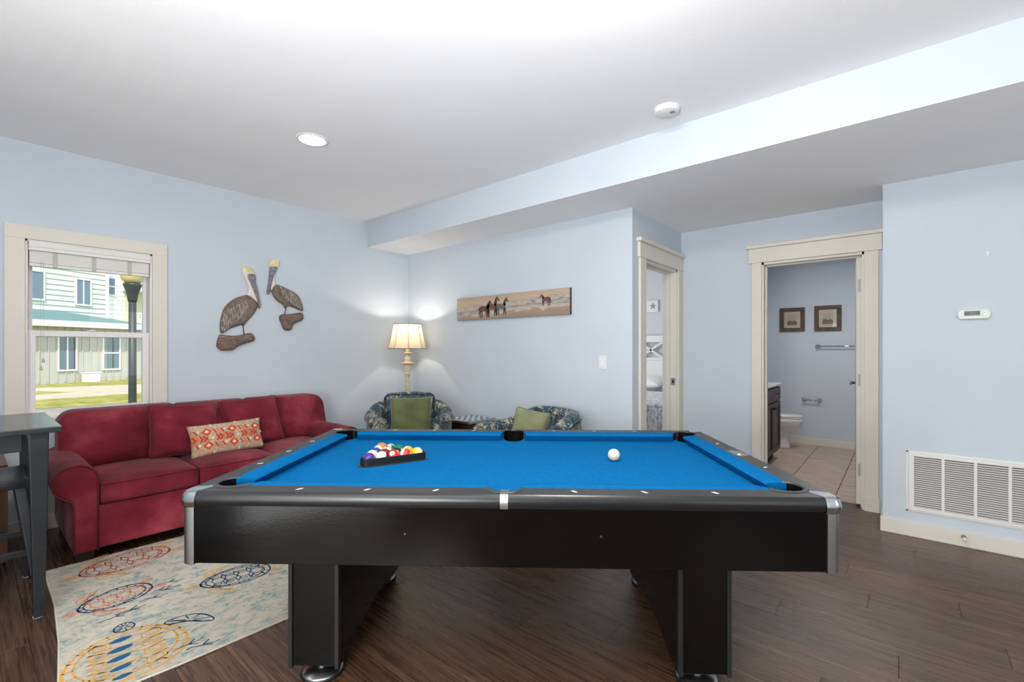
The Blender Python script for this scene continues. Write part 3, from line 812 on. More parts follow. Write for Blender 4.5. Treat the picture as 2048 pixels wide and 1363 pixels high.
WHERE = {4: 'at the end of the front row by the rack corner', 12: 'second in the front row of the rack', 3: 'in the middle of the front row of the rack', 11: 'fourth in the front row of the rack', 1: 'at the far end of the front row of the rack',
         10: 'beside the purple balls in the rack', 7: 'amid the rack behind the red balls', 8: 'amid the rack beside the maroon ball', 9: 'behind the yellow ball in the rack', 2: 'in the third row of the rack', 15: 'at the centre of the rack third row',
         6: 'in the third row of the rack towards the apex', 13: 'behind the blue ball near the rack apex', 14: 'beside the orange-striped ball near the rack apex', 5: 'alone at the rear apex of the rack'}
BR = 0.0286
def ball_mesh():
    bm = bmesh.new(); bmesh.ops.create_uvsphere(bm, u_segments=32, v_segments=16, radius=BR)
    for f in bm.faces: f.smooth = True
    me = bpy.data.meshes.new('ball'); bm.to_mesh(me); bm.free(); return me
rt = Vector((0.312, 0.950)).normalized(); rn = Vector((-rt.y, rt.x))
rm = Vector((-1.795, 1.290))                     # middle of the rack's front wall
order = [[4, 12, 3, 11, 1], [10, 7, 8, 9], [2, 15, 6], [13, 14], [5]]
# orientation (number axis direction in world) per ball, else random
camdir = Vector((0.55, -0.55, 0.62)).normalized()
AX = {3: Vector((0.42, -0.62, 0.62)), 1: Vector((0.75, -0.1, 0.62)), 14: Vector((0.45, -0.6, 0.66)), 15: Vector((0.6, -0.1, 0.7))}
SX = {12: Vector((0.5, -0.6, 0.75)), 10: Vector((0.55, -0.5, 0.75)), 9: Vector((0.6, 0.3, -0.4)), 11: Vector((-0.5, -0.7, 0.4)), 13: Vector((0.62, -0.75, 0.3)), 15: Vector((0.3, 0.6, -0.3)), 14: Vector((-0.3, 0.5, 0.7))}
rb = random.Random(5)
for r_, rowb in enumerate(order):
    for k, num in enumerate(rowb):
        p = rm + rt * ((k - (len(rowb) - 1) / 2) * 2 * BR * 1.004) + rn * (BR + 0.006 + r_ * 2 * BR * 0.868)
        me = ball_mesh(); me.materials.append(ball_mat(num, COLS[num if num < 9 else num - 8], num > 8))
        b = bpy.data.objects.new('billiard_ball', me); COL.objects.link(b)
        b.location = (p.x, p.y, ZCL + BR)
        z = AX.get(num, Vector((rb.uniform(-1, 1), rb.uniform(0, 1), rb.uniform(-.2, .5)))).normalized()
        xv = SX.get(num, Vector((rb.uniform(-1, 1), rb.uniform(-1, 1), rb.uniform(-1, 1))))
        if num in AX or num not in SX:
            xv = (xv - z * xv.dot(z)).normalized(); yv = z.cross(xv)
        else:
            xv = xv.normalized(); z = (z - xv * z.dot(xv)).normalized(); yv = z.cross(xv)
        b.rotation_euler = Matrix((xv, yv, z)).transposed().to_euler()
        tag(b, DESC[num] + ' pool ball ' + WHERE[num], 'ball', 'racked pool balls')
        tv, tf = text_mesh(str(num), 0.013 if num < 10 else 0.0105)
        nm = MB()
        for s_ in (1, -1):
            nm.add([(x * s_, y, s_ * sqrt(BR ** 2 - x * x - y * y) * 1.004) for x, y, _ in tv], tf)
        nm.build('number', M['num'], b)
me = ball_mesh(); me.materials.append(M['ivory'])
cb = bpy.data.objects.new('cue_ball', me); COL.objects.link(cb); cb.location = (-1.045, 1.99, ZCL + BR)
tag(cb, 'ivory white cue ball lying alone on the blue cloth', 'ball')
rk = thing('ball_rack', 'black triangular rack around the pool balls on blue cloth', 'rack', (rm.x, rm.y, ZCL), math.atan2(rt.y, rt.x))
def tri(off, rad, n=6):
    h = 0.0; side = 8 * BR + 2 * BR * sqrt(3) + 0.018
    H_ = side * sqrt(3) / 2
    pts = [(-side / 2, 0), (side / 2, 0), (0, H_)]
    c = Vector((0, H_ / 3)); out = []
    for i, (px, py) in enumerate(pts):
        d = (Vector((px, py)) - c).normalized(); inner = Vector((px, py)) - d * (2 * rad) 
        a = math.atan2(d.y, d.x)
        out += [(inner.x + (rad + off) * cos(a + radians(-60 + 120 * k / n)), inner.y + (rad + off) * sin(a + radians(-60 + 120 * k / n))) for k in range(n + 1)]
    return out
def ringwall(off0, off1, z0, z1):
    A, B = tri(off0, BR + .002), tri(off1, BR + .002); n = len(A); m = MB()
    vs = [(x, y, z) for (lst, z) in ((A, z0), (B, z0), (B, z1), (A, z1)) for x, y in lst]
    fs = []
    for i in range(n):
        j = (i + 1) % n
        for k in range(4): fs.append((k * n + i, k * n + j, ((k + 1) % 4) * n + j, ((k + 1) % 4) * n + i))
    return m.add(vs, fs)
ringwall(0.0, 0.004, 0.0, 0.036).build('frame', M['blackmatte'], rk, auto=0.5)
ringwall(0.004, 0.014, 0.0, 0.004).build('flange', M['ring'], rk, auto=0.5)

# ================================================================== SOFA (local: x to the right seen from the front, y back, front at y=0)
SF = (-3.715, 0.315)
sf = thing('sofa', 'long burgundy red microsuede sofa with rolled arms against the window wall', 'sofa', (SF[0], SF[1], 0), pi / 2)
SL = 1.98; AW = 0.208; SD = 0.86
box('base_frame', M['sofa'], (0.10, SL - 0.10, 0.004, SD, 0.075, 0.335), sf, 0.012)
def arm(x0, flip):
    cxa = 0.105; prof = []
    prof += [(0.205, 0.07), (0.205, 0.47)]
    prof += [(cxa + 0.105 * cos(t), 0.49 + 0.108 * sin(t)) for t in [radians(10 * k) for k in range(0, 21)]]
    prof += [(0.03, 0.425), (0.06, 0.402), (0.085, 0.385), (0.092, 0.36), (0.092, 0.07)]
    if flip: prof = [(AW - p[0], p[1]) for p in prof]
    prof = [(x0 + p[0], p[1]) for p in prof]
    a = MB().prism(prof, 0.0, SD - 0.02, 'xz').build('arm', M['sofa'], sf, bevel=0.012, seg=3, auto=0.9)
    cx_ = sum(p[0] for p in prof) / len(prof)
    pp = [(p[0] + (0.006 if p[0] < cx_ else -0.006) * 0.5, -0.002, p[1] - 0.004) for p in prof]
    MB().tube(pp, 0.005, 6).build('piping', M['pipe'], a, smooth=True)
arm(0.0, False); arm(SL - AW, True)
def soft_box(name, x0, x1, y0, y1, z0, z1, par, crown=0.02, r=0.03, m='sofa', yb=0.0):
    bm = bmesh.new(); bmesh.ops.create_cube(bm, size=1)
    bmesh.ops.subdivide_edges(bm, edges=bm.edges, cuts=9, use_grid_fill=True)
    cx_, cy_, cz_ = (x0 + x1) / 2, (y0 + y1) / 2, (z0 + z1) / 2; hx_, hy_, hz_ = (x1 - x0) / 2, (y1 - y0) / 2, (z1 - z0) / 2
    for v in bm.verts:
        u = Vector((v.co.x * 2, v.co.y * 2, v.co.z * 2)); p = Vector((u.x * hx_, u.y * hy_, u.z * hz_))
        c = Vector((max(-hx_ + r, min(hx_ - r, p.x)), max(-hy_ + r, min(hy_ - r, p.y)), max(-hz_ + r, min(hz_ - r, p.z))))
        d = p - c
        if d.length > 1e-9: p = c + d.normalized() * min(d.length, r)
        k = (1 - u.x ** 2) * (1 - u.y ** 2)
        if u.z > 0: p.z += crown * k * u.z
        if yb and u.y < 0: p.y += yb * (1 - u.x ** 2) * (1 - u.z ** 2) * u.y
        v.co = p + Vector((cx_, cy_, cz_))
    for f in bm.faces: f.smooth = True
    me = bpy.data.meshes.new(name); bm.to_mesh(me); bm.free(); me.materials.append(M[m])
    return link(name, me, par)
cw = (SL - 2 * AW) / 3
for k in range(3):
    x0 = AW + k * cw; c = soft_box('seat_cushion', x0 + .002, x0 + cw - .002, -0.012, 0.62, 0.335, 0.468, sf, 0.028, 0.022)
    for zz in (0.352, 0.46):
        MB().tube([(x0 + .012, -0.011, zz), (x0 + cw / 2, -0.014, zz + .001), (x0 + cw - .012, -0.011, zz)], 0.0035, 6).build('piping', M['pipe'], c, smooth=True)
# back cushions: slightly leaning, rounded top, widths follow the seams of the photograph
def back_cushion(x0, x1, top, rl, rr):
    N = 14; K = 20; m = MB(); vs = []; 
    # outline in xz with generous top corner radii
    zb = 0.45
    out = [(x0, zb)] + [(x0 + rl - rl * cos(t), top - rl + rl * sin(t)) for t in [radians(90 * k / 6) for k in range(7)]][0:7]
    out += [(x1 - rr + rr * sin(t), top - rr + rr * cos(t)) for t in [radians(90 * k / 6) for k in range(7)]] + [(x1, zb)]
    cxm, czm = (x0 + x1) / 2, (zb + top) / 2
    layers = []
    steps = [(0.0, 0.80), (0.02, 0.94), (0.06, 1.0), (0.16, 1.0), (0.21, 0.95), (0.23, 0.85)]
    rs = resample(out, 0.05)
    for d, s_ in steps:
        ring = []
        for (px, pz) in rs:
            qx = cxm + (px - cxm) * (1 - (1 - s_) * 0.25); qz = czm + (pz - czm) * (1 - (1 - s_) * 0.25)
            lean = (qz - zb) * 0.30
            ring.append((qx, 0.56 + d * 1.0 + lean, qz))
        layers.append(ring)
    n = len(rs)
    for ring in layers: vs += ring
    f = [(a * n + i, a * n + (i + 1) % n, (a + 1) * n + (i + 1) % n, (a + 1) * n + i) for a in range(len(layers) - 1) for i in range(n)]
    # front face fan with bulge
    cf = len(vs)
    for fr, bu in ((0.66, 0.03), (0.33, 0.045)):
        for (px, py, pz) in layers[0]:
            qx = cxm + (px - cxm) * fr; qz = czm + (pz - czm) * fr
            vs.append((qx, 0.56 - bu + (qz - zb) * 0.30, qz))
    vs.append((cxm, 0.56 - 0.05 + (czm - zb) * 0.30, czm)); vs.append((cxm, 0.80 + (czm - zb) * .3, czm))
    for i in range(n):
        j = (i + 1) % n
        f += [(i, j, cf + j, cf + i), (cf + i, cf + j, cf + n + j, cf + n + i), (cf + n + i, cf + n + j, cf + 2 * n), ((len(layers) - 1) * n + i, (len(layers) - 1) * n + j, cf + 2 * n + 1)]
    return m.add(vs, f).build('back_cushion', M['sofa'], sf, smooth=True)
back_cushion(0.085, 0.775, 0.85, 0.10, 0.04)
back_cushion(0.78, 1.305, 0.842, 0.04, 0.04)
back_cushion(1.31, 1.98, 0.842, 0.04, 0.10)
MB().prism([(0.60, 0.30), (0.86, 0.075), (0.88, 0.30), (0.88, 0.78), (0.83, 0.80), (0.78, 0.74)], 0.09, SL - 0.05, 'yz').build('back_frame', M['sofa'], sf, 0.02)
for x in (0.10, SL - 0.20):
    for y in (0.05, SD - 0.12):
        MB().hexa([(x + .01, y + .01, 0), (x + .09, y + .01, 0), (x + .09, y + .09, 0), (x + .01, y + .09, 0)], [(x, y, .078), (x + .1, y, .078), (x + .1, y + .1, .078), (x, y + .1, .078)]).build('leg', M['sofa_leg'], sf, 0.004)

def place_pillow(name, label, cat, w, h, t, loc, yaw, lean, roll_, mm, wr, seed, pipe=None, group=None):
    o = pillow_mb(w, h, t, wr, seed).build(name, mm, None, smooth=True, merge=True)
    o.location = loc; o.rotation_euler = Matrix.Rotation(yaw, 4, 'Z').to_3x3().__matmul__(Matrix.Rotation(-lean, 3, 'X')).__matmul__(Matrix.Rotation(roll_, 3, 'Y')).to_euler()
    tag(o, label, cat, group)
    if pipe: piping_loop(w, h).build('piping', pipe, o, smooth=True)
    return o
place_pillow('throw_pillow', 'square burgundy pillow leaning on the sofa back, behind the patterned pillow', 'pillow', 0.46, 0.405, 0.17, (-4.155, 1.085, 0.478), pi / 2, radians(20), radians(2), M['sofa'], 0.006, 3, M['pipe'], 'burgundy sofa pillows')
place_pillow('throw_pillow', 'square burgundy pillow leaning on the sofa back, nearest the corner lamp', 'pillow', 0.46, 0.415, 0.17, (-4.155, 1.60, 0.478), pi / 2 + radians(4), radians(22), radians(-2), M['sofa'], 0.006, 8, M['pipe'], 'burgundy sofa pillows')

def motif_fabric():
    m = bpy.data.materials.new('tribal_fabric'); m.use_nodes = True
    m.node_tree.nodes['Principled BSDF'].inputs['Base Color'].default_value = lin((176, 150, 122)); m.node_tree.nodes['Principled BSDF'].inputs['Roughness'].default_value = 0.9
    return m
M['tribal'] = nmat('tribal_fabric', [(0.35, (158, 136, 108)), (0.6, (188, 164, 134))], nscale=60, rough=0.9)
M['tred'] = mat('print_red', (186, 44, 32), 0.9); M['torange'] = mat('print_orange', (206, 104, 58), 0.9); M['tcream'] = mat('print_cream', (228, 208, 188), 0.9)
lum = place_pillow('lumbar_pillow', 'oblong tan pillow with red arrow and diamond print on the sofa seat', 'pillow', 0.52, 0.25, 0.12, (-3.985, 1.325, 0.478), pi / 2, radians(22), radians(-1.5), M['tribal'], 0.002, 4)
# printed motifs follow the pillow's front face
def on_pillow(x, z, w=0.52, h=0.25, t=0.12):
    u, v = x / (w / 2), (z - h / 2) / (h / 2)
    e = max(0.0, (1 - abs(u) ** 2.6) * (1 - abs(v) ** 2.6)) ** 0.5
    return (x, -(t / 2 * e) - 0.0045, z)
pr = {k: MB() for k in ('tred', 'torange', 'tcream')}
def stamp(key, poly, lift=0.0):
    if any(abs(x) > 0.25 or z < 0.008 or z > 0.242 for x, z in poly): return
    vs = [on_pillow(x, z) for x, z in poly]; vs = [(a, b - lift, c) for a, b, c in vs]
    pr[key].add(vs, [tuple(range(len(vs)))])
for r_ in range(5):
    for c in range(-1, 5):
        ox = -0.27 + c * 0.172 + (0.086 if r_ % 2 else 0); oz = 0.022 + r_ * 0.052
        if r_ % 2 == 0:
            for k in range(5):
                x = ox + k * 0.022
                stamp('tred' if k != 2 else 'torange', [(x, oz + .024), (x + .014, oz + .024), (x + .03, oz), (x + .014, oz - .024), (x, oz - .024), (x + .016, oz)], .0004)
            stamp('tred', [(ox + .108, oz), (ox + .13, oz + .024), (ox + .12, oz), (ox + .13, oz - .024)], .0004)
            for k in range(3):
                stamp('torange', [(ox + .02 + k * .04, oz + .026), (ox + .03 + k * .04, oz + .026), (ox + .045 + k * .04, oz + .034), (ox + .034 + k * .04, oz + .034)], .0002)
            stamp('tcream', [(ox - .022, oz + .012), (ox - .008, oz), (ox - .022, oz - .012)], .0006)
        else:
            for (a, b_) in ((.034, .030), ):
                stamp('tred', [(ox, oz), (ox + a, oz + b_), (ox + 2 * a, oz), (ox + a, oz - b_)], .0002)
            stamp('torange', [(ox + .012, oz), (ox + .034, oz + .021), (ox + .056, oz), (ox + .034, oz - .021)], .0004)
            stamp('tcream', [(ox + .02, oz - .007), (ox + .034, oz + .013), (ox + .048, oz - .007)], .0007)
            for k in range(3):
                stamp('torange' if k % 2 else 'tred', [(ox + .074 + .024 * k, oz + .018), (ox + .084 + .024 * k, oz + .018), (ox + .102 + .024 * k, oz - .018), (ox + .092 + .024 * k, oz - .018)], .0002)
            stamp('tcream', [(ox + .146, oz + .010), (ox + .156, oz + .016), (ox + .162, oz + .004), (ox + .15, oz - .004)], .0004)
for k, nm in (('tred', 'red_print'), ('torange', 'orange_print'), ('tcream', 'cream_print')):
    pr[k].build(nm, M[k], lum)

PEL1 = {'body':[(0.109,0.18),(0.146,0.152),(0.179,0.114),(0.176,0.074),(0.153,0.025),(0.117,-0.024),(0.073,-0.074),(0.062,-0.097),(0.048,-0.102),(0.037,-0.091),(-0.005,-0.108),(-0.054,-0.129),(-0.095,-0.157),(-0.118,-0.176),(-0.132,-0.173),(-0.138,-0.128),(-0.135,-0.068),(-0.122,0.001),(-0.101,0.059),(-0.067,0.103),(-0.012,0.15),(0.044,0.174),(0.087,0.19)],'neck':[(0.042,0.427),(0.066,0.451),(0.109,0.441),(0.14,0.412),(0.153,0.374),(0.117,0.378),(0.087,0.366),(0.109,0.314),(0.135,0.253),(0.159,0.188),(0.185,0.115),(0.153,0.136),(0.117,0.165),(0.079,0.177),(0.098,0.21),(0.102,0.25),(0.087,0.296),(0.059,0.347),(0.041,0.384)],'crown':[(0.053,0.439),(0.069,0.452),(0.109,0.441),(0.14,0.412),(0.153,0.381),(0.12,0.388),(0.095,0.387),(0.08,0.377),(0.069,0.411)],'beak':[(0.082,0.372),(0.117,0.387),(0.152,0.384),(0.159,0.355),(0.153,0.323),(0.17,0.265),(0.187,0.187),(0.203,0.116),(0.2,0.076),(0.187,0.063),(0.179,0.107),(0.157,0.184),(0.125,0.26),(0.096,0.328)],'wing':[(0.109,0.164),(0.106,0.085),(0.084,0.029),(0.044,-0.028),(-0.005,-0.077),(-0.061,-0.125),(-0.108,-0.172),(-0.125,-0.173),(-0.135,-0.12),(-0.12,-0.022),(-0.095,0.048),(-0.04,0.075),(0.03,0.126),(0.073,0.161)],'leg':[(0.048,-0.094),(0.051,-0.137),(0.057,-0.18)],'log':[(-0.142,-0.185),(-0.101,-0.191),(-0.026,-0.197),(0.044,-0.184),(0.109,-0.163),(0.139,-0.182),(0.153,-0.221),(0.146,-0.241),(0.087,-0.261),(0.023,-0.281),(-0.012,-0.305),(-0.033,-0.328),(-0.095,-0.328),(-0.135,-0.331),(-0.165,-0.294),(-0.162,-0.256),(-0.152,-0.219)]}
PEL2 = {'body':[(-0.105,0.112),(-0.057,0.104),(0.008,0.078),(0.074,0.051),(0.112,0.02),(0.138,-0.029),(0.16,-0.096),(0.161,-0.134),(0.125,-0.124),(0.066,-0.102),(0.008,-0.085),(-0.009,-0.111),(-0.025,-0.113),(-0.033,-0.084),(-0.081,-0.055),(-0.121,-0.017),(-0.145,0.03),(-0.145,0.063),(-0.121,0.09)],'neck':[(-0.168,0.312),(-0.145,0.344),(-0.105,0.358),(-0.077,0.341),(-0.073,0.309),(-0.093,0.249),(-0.117,0.205),(-0.121,0.163),(-0.113,0.131),(-0.101,0.108),(-0.129,0.081),(-0.146,0.046),(-0.159,0.053),(-0.155,0.102),(-0.143,0.161),(-0.129,0.219),(-0.121,0.261),(-0.145,0.273),(-0.168,0.271)],'crown':[(-0.168,0.31),(-0.145,0.344),(-0.105,0.358),(-0.077,0.341),(-0.073,0.309),(-0.085,0.287),(-0.129,0.286),(-0.166,0.27)],'beak':[(-0.164,0.272),(-0.129,0.281),(-0.088,0.289),(-0.101,0.248),(-0.129,0.187),(-0.147,0.119),(-0.159,0.053),(-0.17,0.011),(-0.191,0.009),(-0.195,0.029),(-0.179,0.1),(-0.172,0.173),(-0.166,0.231)],'wing':[(-0.081,0.102),(-0.041,0.09),(0.024,0.063),(0.091,0.027),(0.125,-0.021),(0.147,-0.079),(0.161,-0.134),(0.1,-0.108),(0.033,-0.071),(-0.025,-0.042),(-0.065,0.013),(-0.081,0.061)],'leg':[(-0.013,-0.108),(-0.021,-0.15),(-0.027,-0.171)],'log':[(-0.069,-0.186),(-0.033,-0.169),(0.024,-0.168),(0.083,-0.156),(0.147,-0.144),(0.16,-0.181),(0.155,-0.224),(0.108,-0.244),(0.066,-0.263),(0.045,-0.289),(0.045,-0.322),(0.008,-0.336),(-0.033,-0.325),(-0.049,-0.276),(-0.073,-0.227)]}

# ================================================================== CARVED PELICANS on the left wall (local x along the wall, -y towards the room)
M['pel_body'] = nmat('pelican_brown', [(0.35, (98, 84, 72)), (0.65, (128, 111, 97))], nscale=40, detail=4, rough=0.6)
M['pel_wing'] = nmat('pelican_wing', [(0.36, (78, 66, 60)), (0.5, (122, 108, 102)), (0.62, (192, 182, 176))], scale=(70, 1, 7), rot=(0, radians(-38), 0), nscale=2.6, detail=4, rough=0.6, distort=0.3)
M['pel_white'] = mat('pelican_cream', (226, 214, 204), 0.6)
M['pel_yellow'] = nmat('pelican_yellow', [(0.35, (222, 200, 126)), (0.65, (230, 220, 176))], nscale=20, rough=0.6)
M['pel_beak'] = nmat('pelican_beak', [(0.35, (98, 96, 104)), (0.65, (140, 138, 146))], nscale=30, rough=0.55)
M['drift'] = nmat('driftwood', [(0.32, (62, 55, 51)), (0.48, (112, 100, 93)), (0.62, (142, 104, 80)), (0.72, (180, 168, 160))], scale=(3, 3, 16), nscale=5, detail=7, rough=0.8, distort=1.0, bump=0.4)
def pelican(data, y0, z0, label):
    t = thing('pelican_carving', label, 'wall carving', (XL, y0, z0), pi / 2, 'carved pelicans')
    st = 0.007
    b = inflate(smoothpoly(data['body'], 1), 0.034, 0.035, st, -0.004).build('body', M['pel_body'], t, smooth=True)
    def fea(x, z): return 0.0022 * sin((x * 0.75 + z * 0.9) * 420) + 0.001 * sin((x - z) * 300)
    inflate(smoothpoly(data['wing'], 1), 0.022, 0.02, 0.006, -0.018, relief=fea).build('wing', M['pel_wing'], t, smooth=True)
    nk = inflate(smoothpoly(data['neck'], 1), 0.026, 0.02, 0.006, -0.006).build('neck', M['pel_white'], t, smooth=True)
    inflate(smoothpoly(data['crown'], 1), 0.020, 0.02, 0.006, -0.014).build('crown', M['pel_yellow'], t, smooth=True)
    inflate(smoothpoly(data['beak'], 1), 0.024, 0.014, 0.006, -0.013).build('beak', M['pel_beak'], t, smooth=True)
    c = Vector(data['beak'][0]).lerp(Vector(data['beak'][2]), 0.6)
    MB().lathe([(0.006, 0), (0.005, -0.004), (0, -0.006)], 10, (c.x, -0.036, c.y - 0.006), 'y').build('eye', M['blackmatte'], t)
    lg = data['leg']
    MB().tube([(x, -0.02, z) for x, z in lg], 0.0035, 8).build('leg', M['blackmatte'], t, smooth=True)
    def gr(x, z): return 0.003 * sin(z * 260 + 3 * sin(x * 30)) + 0.002 * sin(x * 90)
    inflate(smoothpoly(data['log'], 1), 0.055, 0.035, 0.007, 0.0, relief=gr).build('driftwood_perch', M['drift'], t, smooth=True)
    return t
pelican(PEL1, 1.6, 1.6, 'larger carved pelican facing right, standing on a driftwood log on the wall')
pelican(PEL2, 2.05, 1.8, 'smaller carved pelican facing left, higher on the wall on a forked driftwood piece')

# ================================================================== HORSE PAINTING on the back wall
art = thing('canvas_painting', 'wide narrow canvas of wild horses on a beach on the back wall', 'painting', (-3.007, YB, 1.718), 0)
HWd, HHt = 0.737, 0.12
box('canvas', M['espresso'], (-HWd, HWd, -0.03, -0.001, -HHt, HHt), art, 0.002)
def beach_mat():
    m = mat('beach_print', (200, 180, 160), 0.7, spec=0.2); t = m.node_tree; n = t.nodes; l = t.links
    tc = n.new('ShaderNodeTexCoord'); mp = n.new('ShaderNodeMapping'); mp.inputs['Scale'].default_value = (5, 5, 26)
    nz = n.new('ShaderNodeTexNoise'); nz.inputs['Scale'].default_value = 1.6; nz.inputs['Detail'].default_value = 7
    l.new(tc.outputs['Object'], mp.inputs[0]); l.new(mp.outputs[0], nz.inputs['Vector'])
    sp = n.new('ShaderNodeSeparateXYZ'); l.new(tc.outputs['Object'], sp.inputs[0])
    a = n.new('ShaderNodeMath'); a.operation = 'MULTIPLY_ADD'; a.inputs[1].default_value = 1 / 0.24; a.inputs[2].default_value = 0.5
    l.new(sp.outputs['Z'], a.inputs[0])
    sl_ = n.new('ShaderNodeMath'); sl_.operation = 'MULTIPLY_ADD'; sl_.inputs[1].default_value = -0.17; l.new(sp.outputs['X'], sl_.inputs[0]); l.new(a.outputs[0], sl_.inputs[2])
    b = n.new('ShaderNodeMath'); b.operation = 'MULTIPLY_ADD'; b.inputs[1].default_value = 0.62; l.new(nz.outputs['Fac'], b.inputs[0]); l.new(sl_.outputs[0], b.inputs[2])
    c = n.new('ShaderNodeMath'); c.operation = 'SUBTRACT'; c.inputs[1].default_value = 0.31; l.new(b.outputs[0], c.inputs[0])
    cr = n.new('ShaderNodeValToRGB'); e = cr.color_ramp.elements
    st = [(0.0, (150, 132, 116)), (0.20, (162, 142, 124)), (0.27, (192, 178, 164)), (0.40, (158, 152, 146)), (0.48, (136, 134, 134)), (0.55, (194, 178, 162)), (0.66, (160, 150, 144)), (0.72, (190, 172, 154)), (0.85, (186, 164, 140)), (1.0, (176, 158, 140))]
    while len(e) < len(st): e.new(0.5)
    for el, (p, q) in zip(e, st): el.position = p; el.color = lin(q)
    l.new(c.outputs[0], cr.inputs[0]); l.new(cr.outputs[0], n['Principled BSDF'].inputs['Base Color'])
    return m
pic = box('picture', beach_mat(), (-HWd, HWd, -0.0312, -0.030, -HHt, HHt), art)
def horse(x, z, s, flip, cols, nm, headup=0.0, headturn=0):
    """silhouette about 1 unit long; flat print in relief layers"""
    body = [(-.5, .62), (-.42, .78), (-.25, .82), (0, .77), (.2, .8), (.33, .86), (.4, .72), (.36, .52), (.2, .44), (-.1, .42), (-.32, .46), (-.46, .5)]
    neck = [(.2, .8), (.34, 1.0 + headup), (.44, 1.14 + headup), (.5, 1.2 + headup), (.53, 1.1 + headup), (.5, .98 + headup * .6), (.42, .66), (.3, .6)]
    head = [(.44, 1.14 + headup), (.49, 1.24 + headup), (.54, 1.18 + headup), (.66, 1.0 + headup), (.72, .9 + headup), (.66, .86 + headup), (.58, .93 + headup), (.5, 1.0 + headup)]
    mane = [(.18, .84), (.32, 1.06 + headup), (.46, 1.22 + headup), (.47, 1.12 + headup), (.38, .98 + headup), (.3, .8)]
    tail = [(-.46, .74), (-.56, .66), (-.6, .4), (-.56, .16), (-.5, .2), (-.5, .45), (-.44, .62)]
    legs = [[(a, .5), (a + .13, .5), (a + .10 + b, .25), (a + .09 + c, .0), (a - .0 + c, .0), (a + .01 + b, .25)] for a, b, c in ((-.46, -.02, -.02), (-.34, .04, .02), (.2, .0, -.03), (.3, .02, .06))]
    f = -1 if flip else 1
    def add(mb, p, off): mb.prism([(x + f * s * a, z + s * b) for a, b in p], -0.0312 - off, -0.0312, 'xz')
    mb = MB(); add(mb, body, .0004); add(mb, neck, .0004); add(mb, head, .0005)
    h = mb.build(nm, cols[0], pic)
    for p, nm2, off in [(q, 'leg', .0003) for q in legs] + [(tail, 'tail', .0006), (mane, 'mane', .0007)]:
        mb = MB(); add(mb, p, off); mb.build(nm2, cols[1], h)
M['h_bay'] = mat('horse_bay', (104, 66, 52), 0.8); M['h_chest'] = mat('horse_chestnut', (120, 76, 57), 0.8); M['h_grey'] = mat('horse_grey', (106, 100, 96), 0.8)
M['h_red'] = mat('horse_red', (116, 72, 64), 0.8); M['h_dark'] = mat('horse_dark', (54, 44, 42), 0.8)
horse(-0.315, -0.104, 0.150, False, (M['h_bay'], M['h_dark']), 'horse_print', -0.06)
horse(-0.215, -0.094, 0.155, False, (M['h_chest'], M['h_dark']), 'horse_print', 0.06)
horse(-0.085, -0.088, 0.142, False, (M['h_grey'], M['h_dark']), 'horse_print', 0.0)
horse(0.47, -0.028, 0.10, True, (M['h_red'], M['h_dark']), 'horse_print', -0.12)

# ================================================================== LAMP in the corner
lm = thing('floor_lamp', 'whitewashed turned floor lamp with lit cream panelled shade in the corner', 'lamp', (-4.255, 3.213, 0))
prof = [(0.15, 0), (0.155, 0.02), (0.13, 0.045), (0.06, 0.07), (0.045, 0.12), (0.06, 0.15), (0.04, 0.19), (0.035, 0.24), (0.05, 0.28), (0.036, 0.32), (0.032, 0.5), (0.028, 0.76), (0.022, 0.93), (0.026, 0.945), (0.021, 0.955), (0.021, 0.985), (0.034, 0.998), (0.036, 1.006), (0.022, 1.02), (0.03, 1.035), (0.044, 1.075), (0.046, 1.105), (0.07, 1.118), (0.074, 1.126), (0.04, 1.14), (0.028, 1.155), (0.036, 1.17), (0.036, 1.185), (0.026, 1.2), (0.03, 1.222), (0.048, 1.236), (0.046, 1.243), (0.018, 1.25), (0.016, 1.32), (0.014, 1.36), (0.0, 1.36)]
MB().lathe(prof, 28).build('stem', M['lampwood'], lm, auto=0.9)
NP = 8
def shade_r(z):
    k = (z - 1.288) / 0.277; return 0.217 - 0.062 * (k ** 0.65)
vs = []; rows = 10; seg = 48
def sh_pt(t, z, off=0.0):
    ph_ = (t % (2 * pi / NP)) - pi / NP
    r = shade_r(z) * cos(pi / NP) / cos(ph_) + off
    return (r * cos(t + .2), r * sin(t + .2), z)
m = MB()
for i in range(rows + 1):
    for k in range(seg): vs.append(sh_pt(2 * pi * k / seg, 1.288 + 0.277 * i / rows))
m.add(vs, [(i * seg + k, i * seg + (k + 1) % seg, (i + 1) * seg + (k + 1) % seg, (i + 1) * seg + k) for i in range(rows) for k in range(seg)])
sh = m.build('lamp_shade', M['shade'], lm, smooth=True)
m = MB()
for k in range(NP): m.tube([sh_pt(2 * pi * k / NP, 1.288 + 0.277 * i / 8, .001) for i in range(9)], 0.0028, 6)
for z in (1.29, 1.563): m.tube([sh_pt(2 * pi * k / 48, z, .001) for k in range(49)], 0.0045, 6, cap=False)
m.build('shade_trim', M['shadetrim'], sh, smooth=True)
MB().tube([(0, 0, 1.36), (0, 0, 1.40)], 0.014, 10).build('bulb_socket', M['alu'], lm)
bb = MB().lathe([(0.012, 1.395), (0.022, 1.415), (0.03, 1.445), (0.026, 1.47), (0.0, 1.482)], 16).build('bulb', M['bulb'], lm, smooth=True)
light('POINT', 'lamp_bulb_light', (-4.255, 3.213, 1.505), (0, 0, 0), 7.0, (1.0, 0.9, 0.78), shadow_soft_size=0.018)

